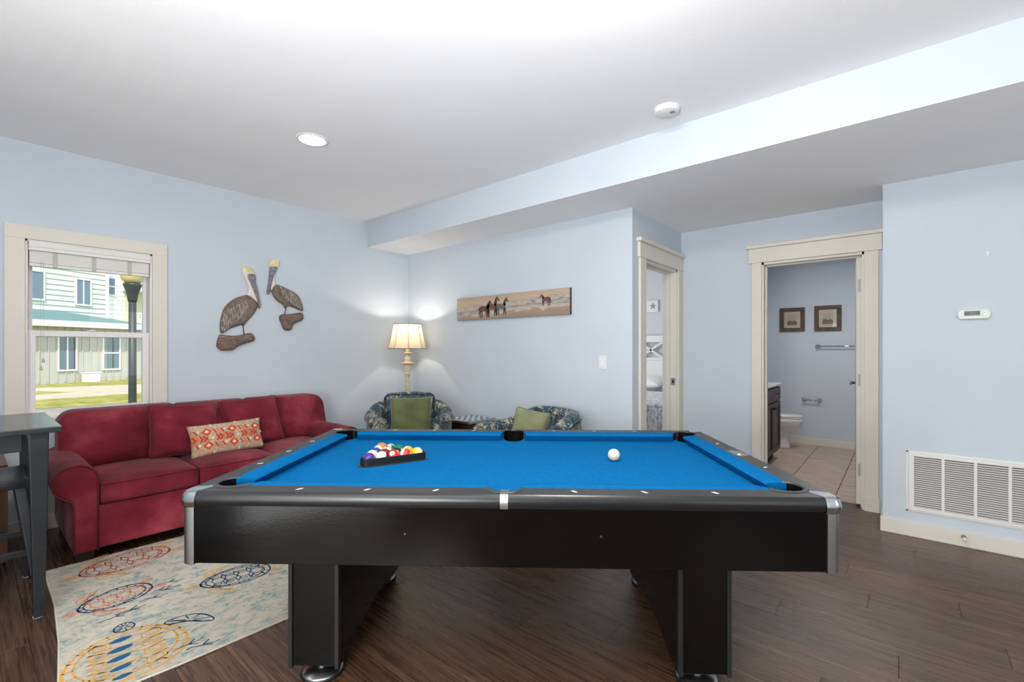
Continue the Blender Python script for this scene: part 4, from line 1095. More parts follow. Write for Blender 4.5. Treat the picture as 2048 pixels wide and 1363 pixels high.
# ================================================================== ARMCHAIRS
def reef_mat():
    m = mat('reef_fabric', (40, 60, 76), 0.85, spec=0.2, sheen=0.2); t = m.node_tree; n = t.nodes; l = t.links; b = n['Principled BSDF']
    tc = n.new('ShaderNodeTexCoord')
    n1 = n.new('ShaderNodeTexNoise'); n1.inputs['Scale'].default_value = 9; n1.inputs['Detail'].default_value = 9; n1.inputs['Roughness'].default_value = 0.75; n1.inputs['Distortion'].default_value = 1.2
    l.new(tc.outputs['Object'], n1.inputs['Vector'])
    cr = n.new('ShaderNodeValToRGB'); e = cr.color_ramp.elements
    st = [(0.30, (22, 34, 46)), (0.44, (42, 62, 76)), (0.52, (70, 92, 100)), (0.56, (130, 132, 114)), (0.61, (206, 190, 158)), (0.66, (170, 120, 86)), (0.72, (84, 92, 84)), (0.8, (50, 64, 66))]
    while len(e) < len(st): e.new(0.5)
    for el, (p, c) in zip(e, st): el.position = p; el.color = lin(c)
    l.new(n1.outputs['Fac'], cr.inputs[0])
    v2 = n.new('ShaderNodeTexVoronoi'); v2.inputs['Scale'].default_value = 46; l.new(tc.outputs['Object'], v2.inputs['Vector'])
    g2 = n.new('ShaderNodeMath'); g2.operation = 'LESS_THAN'; g2.inputs[1].default_value = 0.27; l.new(v2.outputs['Distance'], g2.inputs[0])
    n3 = n.new('ShaderNodeTexNoise'); n3.inputs['Scale'].default_value = 5.5; l.new(tc.outputs['Object'], n3.inputs['Vector'])
    g3 = n.new('ShaderNodeMath'); g3.operation = 'GREATER_THAN'; g3.inputs[1].default_value = 0.54; l.new(n3.outputs['Fac'], g3.inputs[0])
    mm = n.new('ShaderNodeMath'); mm.operation = 'MULTIPLY'; l.new(g2.outputs[0], mm.inputs[0]); l.new(g3.outputs[0], mm.inputs[1])
    mx = n.new('ShaderNodeMix'); mx.data_type = 'RGBA'; l.new(mm.outputs[0], mx.inputs[0]); l.new(cr.outputs[0], mx.inputs[6]); mx.inputs[7].default_value = lin((196, 188, 164))
    l.new(mx.outputs[2], b.inputs['Base Color'])
    return m
M['reef'] = reef_mat(); M['fish'] = mat('fish_print', (206, 128, 82), 0.85); M['fish2'] = mat('fish_print_pale', (216, 176, 138), 0.85)
def sstep(a, b, x): t = max(0, min(1, (x - a) / (b - a))); return t * t * (3 - 2 * t)
def barrel_chair(label, loc, rz, pad, backh=0.77, armh=0.60):
    t = thing('armchair', label, 'armchair', (loc[0], loc[1], 0), rz, 'reef patterned armchairs')
    def top(a): return armh + (backh - armh) * (1 - sstep(radians(48), radians(105), abs(a)))
    def pt_(a, d, z, z01):
        r = 0.37 + 0.045 * z01 + d
        return (r * 0.98 * sin(a), r * cos(a) * (1.32 if cos(a) < 0 else 1.0), z)
    N = 40; A = radians(136); TH = 0.12; m = MB(); vs = []
    for k in range(N + 1):
        a = -A + 2 * A * k / N; h = top(a)
        sec = [(-TH + .03, 0.10), (-TH + .02, 0.42), (-TH, h - 0.05), (-TH * .85, h - 0.018), (-TH * .5, h), (-TH * .15, h - 0.016), (0.0, h - 0.05), (-0.01, 0.42), (-0.03, 0.08)]
        for d, z in sec: vs.append(pt_(a, d, z, min(1, z / 0.7)))
    n = 9
    m.add(vs, [(k * n + i, k * n + (i + 1) % n, (k + 1) * n + (i + 1) % n, (k + 1) * n + i) for k in range(N) for i in range(n)] + [tuple(range(n)), tuple(range((N + 1) * n - 1, N * n - 1, -1))])
    sh_ = m.build('shell', M['reef'], t, auto=1.0)
    # piping along the outer top edge
    MB().tube([pt_(-A + 2 * A * k / N, 0.002, top(-A + 2 * A * k / N) - 0.05, 1) for k in range(N + 1)], 0.006, 6).build('piping', M['reef'], sh_, smooth=True)
    fs = MB(); fp = MB()
    rr = random.Random(int(loc[0] * 100))
    def fish(a, z, s, mb):
        P_ = [(-.5, 0), (-.3, .2), (0, .27), (.25, .16), (.36, .04), (.58, .24), (.54, 0), (.58, -.24), (.36, -.04), (.25, -.16), (0, -.25), (-.3, -.16)]
        sg_ = rr.choice((-1, 1)); ti = rr.uniform(-.4, .4)
        v_ = []
        for x, y in P_:
            x2 = x * cos(ti) - y * sin(ti); y2 = x * sin(ti) + y * cos(ti)
            v_.append(pt_(a + sg_ * x2 * s / 0.42, 0.0035, z + y2 * s, min(1, (z + y2 * s) / .7)))
        mb.add(v_, [tuple(range(len(v_)))])
    for k in range(11):
        a = -A + 0.15 + (2 * A - .3) * (k + .5) / 11 + rr.uniform(-.08, .08)
        fish(a, rr.uniform(0.40, top(a) - 0.11), rr.uniform(.08, .11), fs if k % 3 else fp)
    fs.build('fish_print', M['fish'], sh_); fp.build('fish_print', M['fish2'], sh_)
    MB().lathe([(0.30, 0.0), (0.30, 0.06), (0.33, 0.08), (0.34, 0.10)], 32).build('base', M['sofa_leg'], t, smooth=True)
    MB().lathe([(0.335, 0.09), (0.335, 0.30), (0.0, 0.305)], 36).build('seat_deck', M['reef'], t, auto=0.6)
    c = soft_box('seat_cushion', -0.27, 0.27, -0.36, 0.20, 0.30, 0.43, t, 0.03, 0.05, 'reef', 0.03)
    if pad:
        b = soft_box('back_pad', -0.25, 0.25, -0.085, 0.075, -0.23, 0.22, t, 0.02, 0.055, 'reef', 0.025)
        b.location = (0, 0.20, 0.62); b.rotation_euler = (radians(-12), 0, 0)
        MB().tube([(x, -0.075, z) for x, z in [(0.235 * min(1, max(-1, 1.35 * cos(q_))), 0.0 + 0.205 * min(1, max(-1, 1.35 * sin(q_)))) for q_ in [2 * pi * k / 60 for k in range(61)]]], 0.005, 6, cap=False).build('piping', M['pipe_dark'], b, smooth=True)
    return t
M['pipe_dark'] = mat('dark_piping', (24, 32, 40), 0.8)
barrel_chair('blue reef-print barrel armchair below the corner lamp, with a back pad', (-3.585, 2.735), radians(53.3), True, 0.775, 0.685)
barrel_chair('blue reef-print barrel armchair under the horse painting, turned sideways', (-2.30, 2.955), radians(-27), False, 0.785, 0.675)
place_pillow('green_pillow', 'olive green velvet pillow upright in the armchair below the lamp', 'pillow', 0.37, 0.37, 0.14, (-3.44, 2.635, 0.475), radians(53.3), radians(12), radians(0), M['green'], 0.006, 21, M['green'], 'green armchair pillows')
place_pillow('green_pillow', 'pale olive green pillow tilted in the sideways armchair', 'pillow', 0.29, 0.31, 0.13, (-2.30, 2.875, 0.50), radians(22), radians(20), radians(9), M['green2'], 0.004, 22, M['green'], 'green armchair pillows')

# ================================================================== GAME TABLE between the chairs
gt = thing('game_table', 'small dark wood cube table with a checkerboard top between the armchairs', 'table', (-3.355, 3.32, 0))
box('body', M['espresso'], (-0.155, 0.155, -0.18, 0.18, 0.0, 0.555), gt, 0.004)
box('top', M['alu'], (-0.172, 0.172, -0.197, 0.197, 0.555, 0.58), gt, 0.004)
M['sq_l'] = mat('square_light', (214, 220, 228), 0.25); M['sq_d'] = mat('square_dark', (52, 60, 74), 0.25)
sqm = {}
for i in range(8):
    for j in range(8):
        key = (i + j) % 2
        if key in sqm: o = link('board_square', sqm[key], gt)
        else:
            o = MB().box(-0.0185, 0.0185, -0.0205, 0.0205, 0, 0.002).build('board_square', M['sq_d' if key else 'sq_l'], gt); sqm[key] = o.data
        o.location = (-0.1295 + i * 0.037, -0.1435 + j * 0.041, 0.58)

# ================================================================== BAR TABLE, STOOL and brown cabinet at the left edge
btab = thing('bar_table', 'tall slate grey bar table in front of the window, left of the sofa', 'table', (-3.47, -0.35, 0))
box('table_top', M['slatetop'], (-0.385, 0.385, -0.65, 0.65, 0.885, 0.912), btab, 0.004)
for sx_ in (-1, 1):
    box('apron', M['slate'], (sx_ * 0.31 - .011, sx_ * 0.31 + .011, -0.52, 0.52, 0.80, 0.885), btab, 0.002)
    for sy_ in (-1, 1):
        x0, y0 = sx_ * 0.305, sy_ * 0.575
        MB().hexa([(x0 - .03, y0 - .018, 0.006), (x0 + .03, y0 - .018, .006), (x0 + .03, y0 + .02, .006), (x0 - .03, y0 + .02, .006)],
                  [(x0 - .034, y0 - .034, .885), (x0 + .034, y0 - .034, .885), (x0 + .034, y0 + .034, .885), (x0 - .034, y0 + .034, .885)]).build('leg', M['slate'], btab, 0.003)
        MB().lathe([(0.02, 0), (0.02, 0.007)], 12, (x0, y0, 0)).build('glide', M['white'], btab)
for sy_ in (-1, 1): box('apron', M['slate'], (-0.27, 0.27, sy_ * 0.575 - .011, sy_ * 0.575 + .011, 0.80, 0.885), btab, 0.002)
st_ = thing('bar_stool', 'slate grey saddle-seat stool tucked under the bar table', 'stool', (-3.52, 0.075, 0), pi / 2)
vs = []; N = 12
for k in range(N + 1):
    y = -0.20 + 0.40 * k / N; dz = 0.028 * (abs(y) / 0.2) ** 2
    for x, z in ((-0.13, 0.585), (0.13, 0.585), (0.13, 0.615 + dz), (-0.13, 0.615 + dz)): vs.append((x, y, z + (0.3 * dz if z < .6 else 0)))
m = MB().add(vs, [(k * 4 + i, k * 4 + (i + 1) % 4, (k + 1) * 4 + (i + 1) % 4, (k + 1) * 4 + i) for k in range(N) for i in range(4)] + [(0, 1, 2, 3), tuple(N * 4 + i for i in (3, 2, 1, 0))])
m.build('seat', M['slate'], st_, 0.006, auto=0.6)
ft = {}
for sx_ in (-1, 1):
    for sy_ in (-1, 1):
        bx, by, tx, ty = sx_ * 0.17, sy_ * 0.225, sx_ * 0.10, sy_ * 0.14
        ft[(sx_, sy_)] = (bx, by, tx, ty)
        MB().hexa([(bx - .017, by - .017, 0), (bx + .017, by - .017, 0), (bx + .017, by + .017, 0), (bx - .017, by + .017, 0)],
                  [(tx - .019, ty - .022, .59), (tx + .019, ty - .022, .59), (tx + .019, ty + .022, .59), (tx - .019, ty + .022, .59)]).build('leg', M['slate'], st_, 0.003)
def lerp_leg(k, z): bx, by, tx, ty = ft[k]; f = z / 0.59; return (bx + (tx - bx) * f, by + (ty - by) * f)
for sx_ in (-1, 1):
    a = lerp_leg((sx_, -1), 0.18); b = lerp_leg((sx_, 1), 0.18)
    box('stretcher', M['slate'], (a[0] - .01, a[0] + .01, a[1], b[1], 0.163, 0.197), st_, 0.002)
for sy_ in (-1, 1):
    a = lerp_leg((-1, sy_), 0.27); b = lerp_leg((1, sy_), 0.27)
    box('stretcher', M['slate'], (a[0], b[0], a[1] - .01, a[1] + .01, 0.255, 0.285), st_, 0.002)
cb_ = thing('wooden_cabinet', 'brown wooden cabinet with dark framed panel against the window wall, behind the stool', 'cabinet', (-4.30, -0.10, 0))
box('carcass', M['brown'], (-0.30, 0.26, -0.30, 0.26, 0.03, 0.60), cb_, 0.004)
fr = MB().box(0.26, 0.275, -0.30, -0.235, 0.03, 0.6).box(0.26, 0.275, 0.195, 0.26, 0.03, 0.6).box(0.26, 0.275, -0.235, 0.195, 0.03, 0.10).box(0.26, 0.275, -0.235, 0.195, 0.53, 0.6)
fr = fr.build('door', M['brown'], cb_, 0.002)
box('door_panel', M['dark'], (0.258, 0.266, -0.235, 0.195, 0.10, 0.53), fr)
box('plinth', M['sofa_leg'], (-0.28, 0.25, -0.28, 0.24, 0, 0.03), cb_)

# ================================================================== RUG
M['rug'] = nmat('rug_pile', [(0.36, (84, 118, 124)), (0.45, (146, 160, 156)), (0.51, (190, 182, 166)), (0.75, (202, 192, 174))], scale=(6, 3.6, 1), nscale=3.4, detail=15, rough=1.0, spec=0.0, nrough=0.86, bump=0.3, bscale=300, distort=0.4)
M['r_red'] = mat('rug_red', (176, 74, 66), 1.0, spec=0); M['r_navy'] = mat('rug_navy', (40, 66, 92), 1.0, spec=0)
M['r_gold'] = mat('rug_gold', (206, 156, 84), 1.0, spec=0); M['r_coral'] = mat('rug_coral', (206, 130, 108), 1.0, spec=0); M['r_blue'] = mat('rug_blue', (48, 92, 128), 1.0, spec=0)
M['r_edge'] = mat('rug_edge', (196, 188, 172), 1.0, spec=0)
rug = thing('area_rug', 'cream and teal rug with sea turtles under the pool table corner by the sofa', 'rug', (0, 0, 0))
RZ = 0.008
rugpoly = [(-3.755, 0.292), (-3.2, 0.285), (-2.8, 0.262), (-2.42, 0.225), (-2.26, 0.215), (-2.235, 0.55), (-2.228, 1.05), (-2.33, 1.30), (-2.33, 2.36), (-3.74, 2.36)]
MB().prism(rugpoly, 0.0006, RZ).build('pile', M['rug'], rug)
e = MB(); q_ = [(x, y, RZ * .5) for x, y in rugpoly]; e.tube(q_ + [q_[0]], 0.0048, 6, cap=False)
e.build('binding', M['r_edge'], rug, smooth=True)
def ribbon(mb, pts, w, z=RZ + 0.0005, closed=False, jag=0.0, rnd=random.Random(2)):
    pts = [Vector(p) for p in pts]; n = len(pts); vs = []
    for i, p in enumerate(pts):
        a = pts[(i - 1) % n] if closed else pts[max(i - 1, 0)]; b = pts[(i + 1) % n] if closed else pts[min(i + 1, n - 1)]
        d = (b - a).normalized() if (b - a).length > 1e-9 else Vector((1, 0)); nn = Vector((-d.y, d.x)); j = rnd.uniform(-jag, jag)
        ww_ = w * rnd.uniform(0.7, 1.25)
        for s_ in (-.5, .5): vs.append((p.x + nn.x * (ww_ * s_ + j), p.y + nn.y * (ww_ * s_ + j), z))
    m_ = n if closed else n - 1
    mb.add(vs, [(2 * i, 2 * i + 1, 2 * ((i + 1) % n) + 1, 2 * ((i + 1) % n)) for i in range(m_)])
def turtle(c, ax, L, Wd, shell, scute, limb, big=False, nm='turtle_motif'):
    """c centre, ax unit vector tail->head, drawn as pile-coloured lines on the rug"""
    c = Vector(c); ax = Vector(ax).normalized(); px_ = Vector((-ax.y, ax.x))
    def T(u, v): q = c + ax * (u * L / 2) + px_ * (v * Wd / 2); return (q.x, q.y)
    sh_ = [T(cos(t) * (1.0 if cos(t) > 0 else 1.05), sin(t) * (1 - 0.12 * cos(t))) for t in [2 * pi * k / 44 for k in range(44)]]
    w = 0.0095 if not big else 0.011
    a = MB(); ribbon(a, sh_, w, closed=True, jag=0.0015)
    ribbon(a, [T(cos(t) * .86, sin(t) * .84) for t in [2 * pi * k / 40 for k in range(40)]], w * .7, closed=True, jag=0.0012)
    for k in range(20):
        t = 2 * pi * k / 20; ribbon(a, [T(cos(t) * .86, sin(t) * .84), T(cos(t), sin(t))], w * .6)
    b = MB()
    cen = [-.62, -.24, .14, .5]
    for i, u in enumerate(cen):
        hexa_ = [T(u - .2, 0), T(u - .1, .26), T(u + .12, .26), T(u + .2, 0), T(u + .12, -.26), T(u - .1, -.26)]
        ribbon(b, hexa_, w * .7, closed=True, jag=.001)
        for s_ in (1, -1):
            ribbon(b, [T(u + .12, s_ * .26), T(u + .22, s_ * .62)], w * .7); ribbon(b, [T(u - .1, s_ * .26), T(u - .16, s_ * .66)], w * .7)
            if not big: 
                ov = [T(u + .04 + .09 * cos(t), s_ * (.46 + .1 * sin(t))) for t in [2 * pi * k / 10 for k in range(10)]]
                ribbon(b, ov, w * .5, closed=True)
            else:
                for f_ in (1.0, .6): ribbon(b, [T(u + .04 + .13 * f_ * cos(t), s_ * (.47 + .14 * f_ * sin(t))) for t in [2 * pi * k / 12 for k in range(12)]], w * .5, closed=True)
    s = a.build(nm, M[shell], rug); b.build('scutes', M[scute], s)['kind'] = 'stuff'
    def limb_(pts, nm2='flipper'):
        l_ = MB()
        pts = smoothpoly(pts, 2); ribbon(l_, [T(*p) for p in pts], w * .7, closed=True, jag=.001)
        ccx = sum(p[0] for p in pts) / len(pts); ccy = sum(p[1] for p in pts) / len(pts)
        for k in range(0, len(pts), 3):
            p = pts[k]; ribbon(l_, [T(ccx + (p[0] - ccx) * .2, ccy + (p[1] - ccy) * .2), T(ccx + (p[0] - ccx) * .9, ccy + (p[1] - ccy) * .9)], w * .45)
        l_.build(nm2, M[limb], s)
    limb_([(1.0, .14), (1.18, .2), (1.36, .12), (1.4, 0), (1.36, -.12), (1.18, -.2), (1.0, -.14)], 'head')
    for s_ in ((-1,) if big else (1, -1)):
        limb_([(.78, s_ * .62), (.86, s_ * 1.05), (.62, s_ * 1.45), (.1, s_ * 1.62), (.2, s_ * 1.38), (.52, s_ * 1.1), (.55, s_ * .82)])
        if big: continue
        limb_([(-.82, s_ * .5), (-.98, s_ * .62), (-1.3, s_ * .8), (-1.36, s_ * .68), (-1.1, s_ * .42), (-.92, s_ * .34)])
    return s
turtle((-3.565, 0.62), (0.15, -1), 0.42, 0.27, 'r_red', 'r_red', 'r_gold')
turtle((-3.08, 0.495), (0.2, -1), 0.29, 0.21, 'r_navy', 'r_coral', 'r_coral')
turtle((-2.86, 0.98), (-0.17, -1), 0.33, 0.22, 'r_navy', 'r_navy', 'r_gold')
bigt = turtle((-2.485, 0.44), (-1, 0.12), 0.40, 0.40, 'r_gold', 'r_gold', 'r_navy', True)
sp_ = MB()
for x, y, s_ in ((-2.615, 0.437, 1), (-2.535, 0.423, 1.1), (-2.462, 0.408, 1), (-2.386, 0.40, .9), (-2.317, 0.394, .8)):
    sp_.prism([(x + .018 * s_ * cos(t), y + .042 * s_ * sin(t) * (1 - .3 * abs(cos(t)))) for t in [2 * pi * k / 14 for k in range(14)]], RZ, RZ + .0007)
sp_.build('shell_spots', M['r_blue'], bigt)
tw = MB(); rr = random.Random(11)
for cx_, cy_ in ((-2.98, 0.68), (-2.93, 0.62), (-3.06, 0.72), (-2.86, 0.46), (-2.88, 0.52), (-2.35, 0.62), (-2.3, 0.66), (-3.0, 0.66)):
    d = Vector((rr.uniform(-.3, .3), 1)).normalized()
    ribbon(tw, [(cx_ + d.x * k * .02 + rr.uniform(-.006, .006), cy_ + d.y * k * .02) for k in range(-3, 4)], .006, jag=.002)
    for s_ in (1, -1): ribbon(tw, [(cx_, cy_), (cx_ + s_ * .025, cy_ + .03)], .006)
tw.build('coral_motif', M['r_navy'], rug)

# ================================================================== WALL AND CEILING FITTINGS
sw = thing('light_switch', 'white rocker light switch on the back wall right of the painting', 'light switch', (-1.957, YB, 1.168))
box('plate', M['white'], (-0.036, 0.036, -0.006, 0, -0.0575, 0.0575), sw, 0.003)
box('rocker', M['vinyl'], (-0.017, 0.017, -0.010, -0.006, -0.033, 0.033), sw, 0.002)
th = thing('thermostat', 'white thermostat with green display on the wall above the return vent', 'thermostat', (0.356, Y3, 1.506))
o_ = []
for s_, c_ in ((1, 0), (-1, pi)): o_ += arc(s_ * 0.045, 0, 0.031, c_ - 0.95, c_ + 0.95, 6, 0.0365)
MB().prism(o_, -0.026, -0.001, 'xz').build('case', M['white'], th, 0.003, seg=2)
sc = box('display', M['lcd'], (-0.045, 0.028, -0.0275, -0.026, -0.009, 0.021), th)
for txt, x, sz in (('69', -0.031, 0.021), ('70', 0.015, 0.018)):
    tv, tf = text_mesh(txt, sz); MB().add([(x + a, -0.0279, 0.006 + b) for a, b, _ in tv], tf).build('digits', M['ink'], sc)
for x, z in ((0.049, 0.015), (0.049, -0.001)): MB().lathe([(0.0055, 0), (0.005, -0.002), (0, -0.002)], 12, (x, -0.026, z), 'y').build('button', M['alu'], th)
for x in (-0.023, 0.006): box('button', M['alu'], (x - .006, x + .006, -0.0275, -0.026, -0.022, -0.018), th)
M['vent_dark'] = mat('vent_gap_shade', (92, 84, 78), 0.9)  # dark backing colour paints the shade in the gaps between slats
# return air vent
vt = thing('return_air_vent', 'wide white return air grille low on the wall beside the bathroom door', 'vent', (0.025, Y3, 0.171))
VWd, VH = 0.84, 0.415
MB().box(0, VWd, -0.006, 0, 0, 0.012).box(0, VWd, -0.006, 0, VH - .012, VH).box(0, 0.014, -0.006, 0, 0, VH).box(VWd - .014, VWd, -0.006, 0, 0, VH).build('outer_frame', M['white'], vt, 0.002)
fm = MB().box(0.014, VWd - .014, -0.012, -0.002, 0.012, 0.034).box(0.014, VWd - .014, -0.012, -0.002, VH - .036, VH - .012)
px0 = 0.042; pit = 0.1525; pw = 0.137
xs_ = [px0 + k * pit for k in range(5)]
edges = [0.014, xs_[0]] + sum([[xs_[k] + pw, xs_[k + 1]] for k in range(4)], []) + [xs_[4] + pw, VWd - .014]
for k in range(0, len(edges), 2): fm.box(edges[k], edges[k + 1], -0.012, -0.002, 0.034, VH - .036)
fm.build('grille_frame', M['white'], vt, 0.0015)
box('backing', M['vent_dark'], (0.014, VWd - .014, -0.0018, -0.0008, 0.012, VH - .012), vt)
M['vent_slat'] = mat('vent_slat', (196, 195, 192), 0.5)
s0 = None; NS = 24
for x in xs_:
    for k in range(NS):
        if s0 is None: o = s0 = MB().add([(0, -0.0105, 0.0), (pw, -0.0105, 0.0), (pw, -0.0095, 0.0014), (0, -0.0095, 0.0014), (0, -0.004, 0.0068), (pw, -0.004, 0.0068), (pw, -0.003, 0.008), (0, -0.003, 0.008)], [(0, 1, 2, 3), (4, 5, 6, 7), (0, 1, 5, 4), (3, 2, 6, 7), (0, 3, 7, 4), (1, 2, 6, 5)]).build('slat', M['vent_slat'], vt)
        else: o = s0.copy(); COL.objects.link(o); o.parent = vt
        o.location = (x, 0, 0.035 + k * (VH - 0.072) / NS)
dsn = thing('door_stop', 'small chrome spring door stop on the baseboard under the vent', 'door stop', (0.31, Y3 - 0.014, 0.066))
MB().lathe([(0.013, 0), (0.013, -0.003), (0.006, -0.005), (0.006, -0.05), (0.009, -0.052)], 12, axis='y').build('spring', M['alu'], dsn, smooth=True)
MB().lathe([(0.011, -0.052), (0.012, -0.062), (0, -0.066)], 12, axis='y').build('tip', M['white'], dsn, smooth=True)
nl = thing('wall_anchor', 'small grey wall anchor left in the wall above the thermostat', 'wall anchor', (0.419, Y3, 1.889))
MB().lathe([(0.006, 0), (0.006, -0.003), (0.0, -0.003)], 10, (0, 0, 0.008), 'y').lathe([(0.005, 0), (0.005, -0.003), (0.0, -0.003)], 10, (0, 0, -0.008), 'y').build('anchor', M['alu'], nl)
smk = thing('smoke_detector', 'round white smoke detector on the ceiling by the soffit', 'smoke detector', (-1.075, 2.715, ZC))
b = MB().lathe([(0.074, 0), (0.074, -0.010), (0.070, -0.012), (0.069, -0.014), (0.071, -0.016), (0.068, -0.026), (0.058, -0.031), (0.0, -0.032)], 32).build('body', M['white'], smk, auto=0.6)
for k in range(5): box('sounder_slot', M['dark'], (0.02 + .006 * k, 0.0225 + .006 * k, -0.012, 0.012, -0.0325, -0.0305), b)
for i, (x, y, lab) in enumerate(((-3.10, 1.54, 'lit recessed ceiling light above the sofa side of the room'), (-3.10, -0.7, 'assumed lit recessed ceiling light over the bar table end'), (-0.80, -0.7, 'assumed lit recessed ceiling light near the rear wall'))):  # only the sofa-side light is visible; the rest are assumed, out of view
    c = thing('recessed_light', lab, 'ceiling light', (x, y, ZC), 0, 'recessed ceiling lights')
    MB().lathe([(0.105, 0), (0.104, -0.004), (0.086, -0.006), (0.082, -0.001)], 32, cap=False).build('trim_ring', M['white'], c, smooth=True)
    MB().lathe([(0.082, -0.0015), (0.0, -0.0016)], 32, cap=False).build('diffuser', M['lens'] if 'lens' in M else M.setdefault('lens', mat('light_lens', (255, 255, 255), 0.5, emit=(255, 250, 244), emit_s=70.0)), c)

dome = thing('assumed_flush_mount_light', 'assumed frosted dome ceiling light above the near side of the pool table', 'ceiling light', (-0.70, 1.30, ZC))  # assumed fixture just out of view, added to brighten ceiling and soffit
MB().lathe([(0.17, 0), (0.17, -0.02), (0.155, -0.025)], 32, cap=False).build('base', M['alu'], dome, smooth=True)
MB().lathe([(0.155, -0.022)] + [(0.155 * cos(t), -0.03 - 0.085 * sin(t)) for t in [radians(k * 9) for k in range(10)]], 32, cap=False).build('glass_dome', mat('dome_glow', (255, 255, 255), 0.5, emit=(255, 248, 238), emit_s=110.0), dome, smooth=True)

# ================================================================== BATHROOM THINGS
def pic_frame(label, x, z, w, h, rz_):
    t = thing('picture_frame', label, 'picture', (x, YBATH, z), 0, 'framed seaside prints')
    f = 0.05
    MB().box(-w / 2, w / 2, -0.025, 0, -h / 2, -h / 2 + f).box(-w / 2, w / 2, -0.025, 0, h / 2 - f, h / 2).box(-w / 2, -w / 2 + f, -0.025, 0, -h / 2 + f, h / 2 - f).box(w / 2 - f, w / 2, -0.025, 0, -h / 2 + f, h / 2 - f).build('frame', M['frame'], t, 0.004)
    box('mat_board', M['paper'], (-w / 2 + f, w / 2 - f, -0.012, -0.004, -h / 2 + f, h / 2 - f), t)
    q = box('print', M['print_sky'], (-.058, .058, -0.0135, -0.012, -.075, .07), t)
    m = MB().box(-.058, .058, -.0142, -.0135, -.075, -.025).box(-.05, -.005, -.0146, -.0142, -.035, -.01).box(.012, .04, -.0146, -.0142, -.04, -.012)
    m.build('print_dunes', M['print_dune'], q)
    box('glazing', M['picglass'], (-w / 2 + f, w / 2 - f, -0.018, -0.016, -h / 2 + f, h / 2 - f), t)
M['print_sky'] = nmat('print_sky', [(0.3, (176, 164, 146)), (0.7, (206, 196, 178))], scale=(3, 3, 14), nscale=3, rough=0.8)
M['print_dune'] = nmat('print_dune', [(0.3, (108, 92, 74)), (0.7, (150, 132, 106))], nscale=30, rough=0.8)
pic_frame('square barnwood framed seaside print on the bathroom wall, the one nearer the vanity', -1.143, 1.687, 0.296, 0.325, 0)
pic_frame('square barnwood framed seaside print above the towel bar', -0.738, 1.69, 0.296, 0.335, 0)
tb = thing('towel_bar', 'long chrome towel bar below the framed prints', 'towel bar', (-0.847, YBATH, 1.322))
for x in (0, 0.61): MB().lathe([(0.03, 0), (0.03, -0.008), (0.018, -0.014), (0.014, -0.05), (0.018, -0.06), (0.0, -0.07)], 18, (x, 0, 0), 'y').build('post', M['chrome'], tb, smooth=True)
MB().tube([(0, -0.052, 0), (0.61, -0.052, 0)], 0.009, 12).build('bar', M['chrome'], tb, smooth=True)
tph = thing('paper_holder', 'empty chrome toilet paper holder low on the bathroom wall', 'paper holder', (-1.0, YBATH, 0.607))
for x in (0, 0.175): MB().lathe([(0.03, 0), (0.03, -0.008), (0.018, -0.014), (0.014, -0.05), (0.018, -0.06), (0.0, -0.07)], 18, (x, 0, 0), 'y').build('post', M['chrome'], tph, smooth=True)
MB().tube([(0, -0.052, 0), (0.175, -0.052, 0)], 0.01, 12).build('roller', M['chrome'], tph, smooth=True)
to = thing('toilet', 'white toilet with closed lid beside the bathroom vanity', 'toilet', (-1.655, 6.86, 0), pi / 2)
def egg(z, L0, L1, w, n=28):
    out = []
    for k in range(n):
        t = 2 * pi * k / n; c, s_ = cos(t), sin(t)
        yl = -(L0 + (L1 - L0) * (0.5 + 0.5 * c)); ww_ = w * (1 - 0.10 * c)
        out.append((ww_ * s_, yl, z))
    return out
def loft(rings):
    m = MB(); n = len(rings[0]); vs = [p for r in rings for p in r]
    return m.add(vs, [(a * n + i, a * n + (i + 1) % n, (a + 1) * n + (i + 1) % n, (a + 1) * n + i) for a in range(len(rings) - 1) for i in range(n)] + [tuple(range(n)), tuple(range(len(vs) - 1, len(vs) - n - 1, -1))])
loft([egg(0, .12, .56, .115), egg(.03, .12, .56, .11), egg(.16, .14, .54, .10), egg(.22, .14, .58, .12), egg(.29, .15, .66, .16), egg(.36, .16, .70, .178), egg(.40, .16, .705, .18)]).build('bowl', M['porcelain'], to, smooth=True)
loft([egg(.403, .16, .71, .184), egg(.417, .16, .71, .184)]).build('seat', M['porcelain'], to, 0.003, smooth=True)
loft([egg(.420, .16, .705, .183), egg(.436, .17, .70, .18), egg(.446, .2, .66, .15)]).build('lid', M['porcelain'], to, smooth=True)
box('tank', M['porcelain'], (-0.22, 0.22, -0.19, 0.0, 0.38, 0.74), to, 0.02, smooth=True)
box('tank_lid', M['porcelain'], (-0.23, 0.23, -0.20, 0.0, 0.742, 0.775), to, 0.01)
va = thing('vanity_cabinet', 'dark wood bathroom vanity with white top beside the toilet', 'cabinet', (-1.105, 5.55, 0), pi / 2)
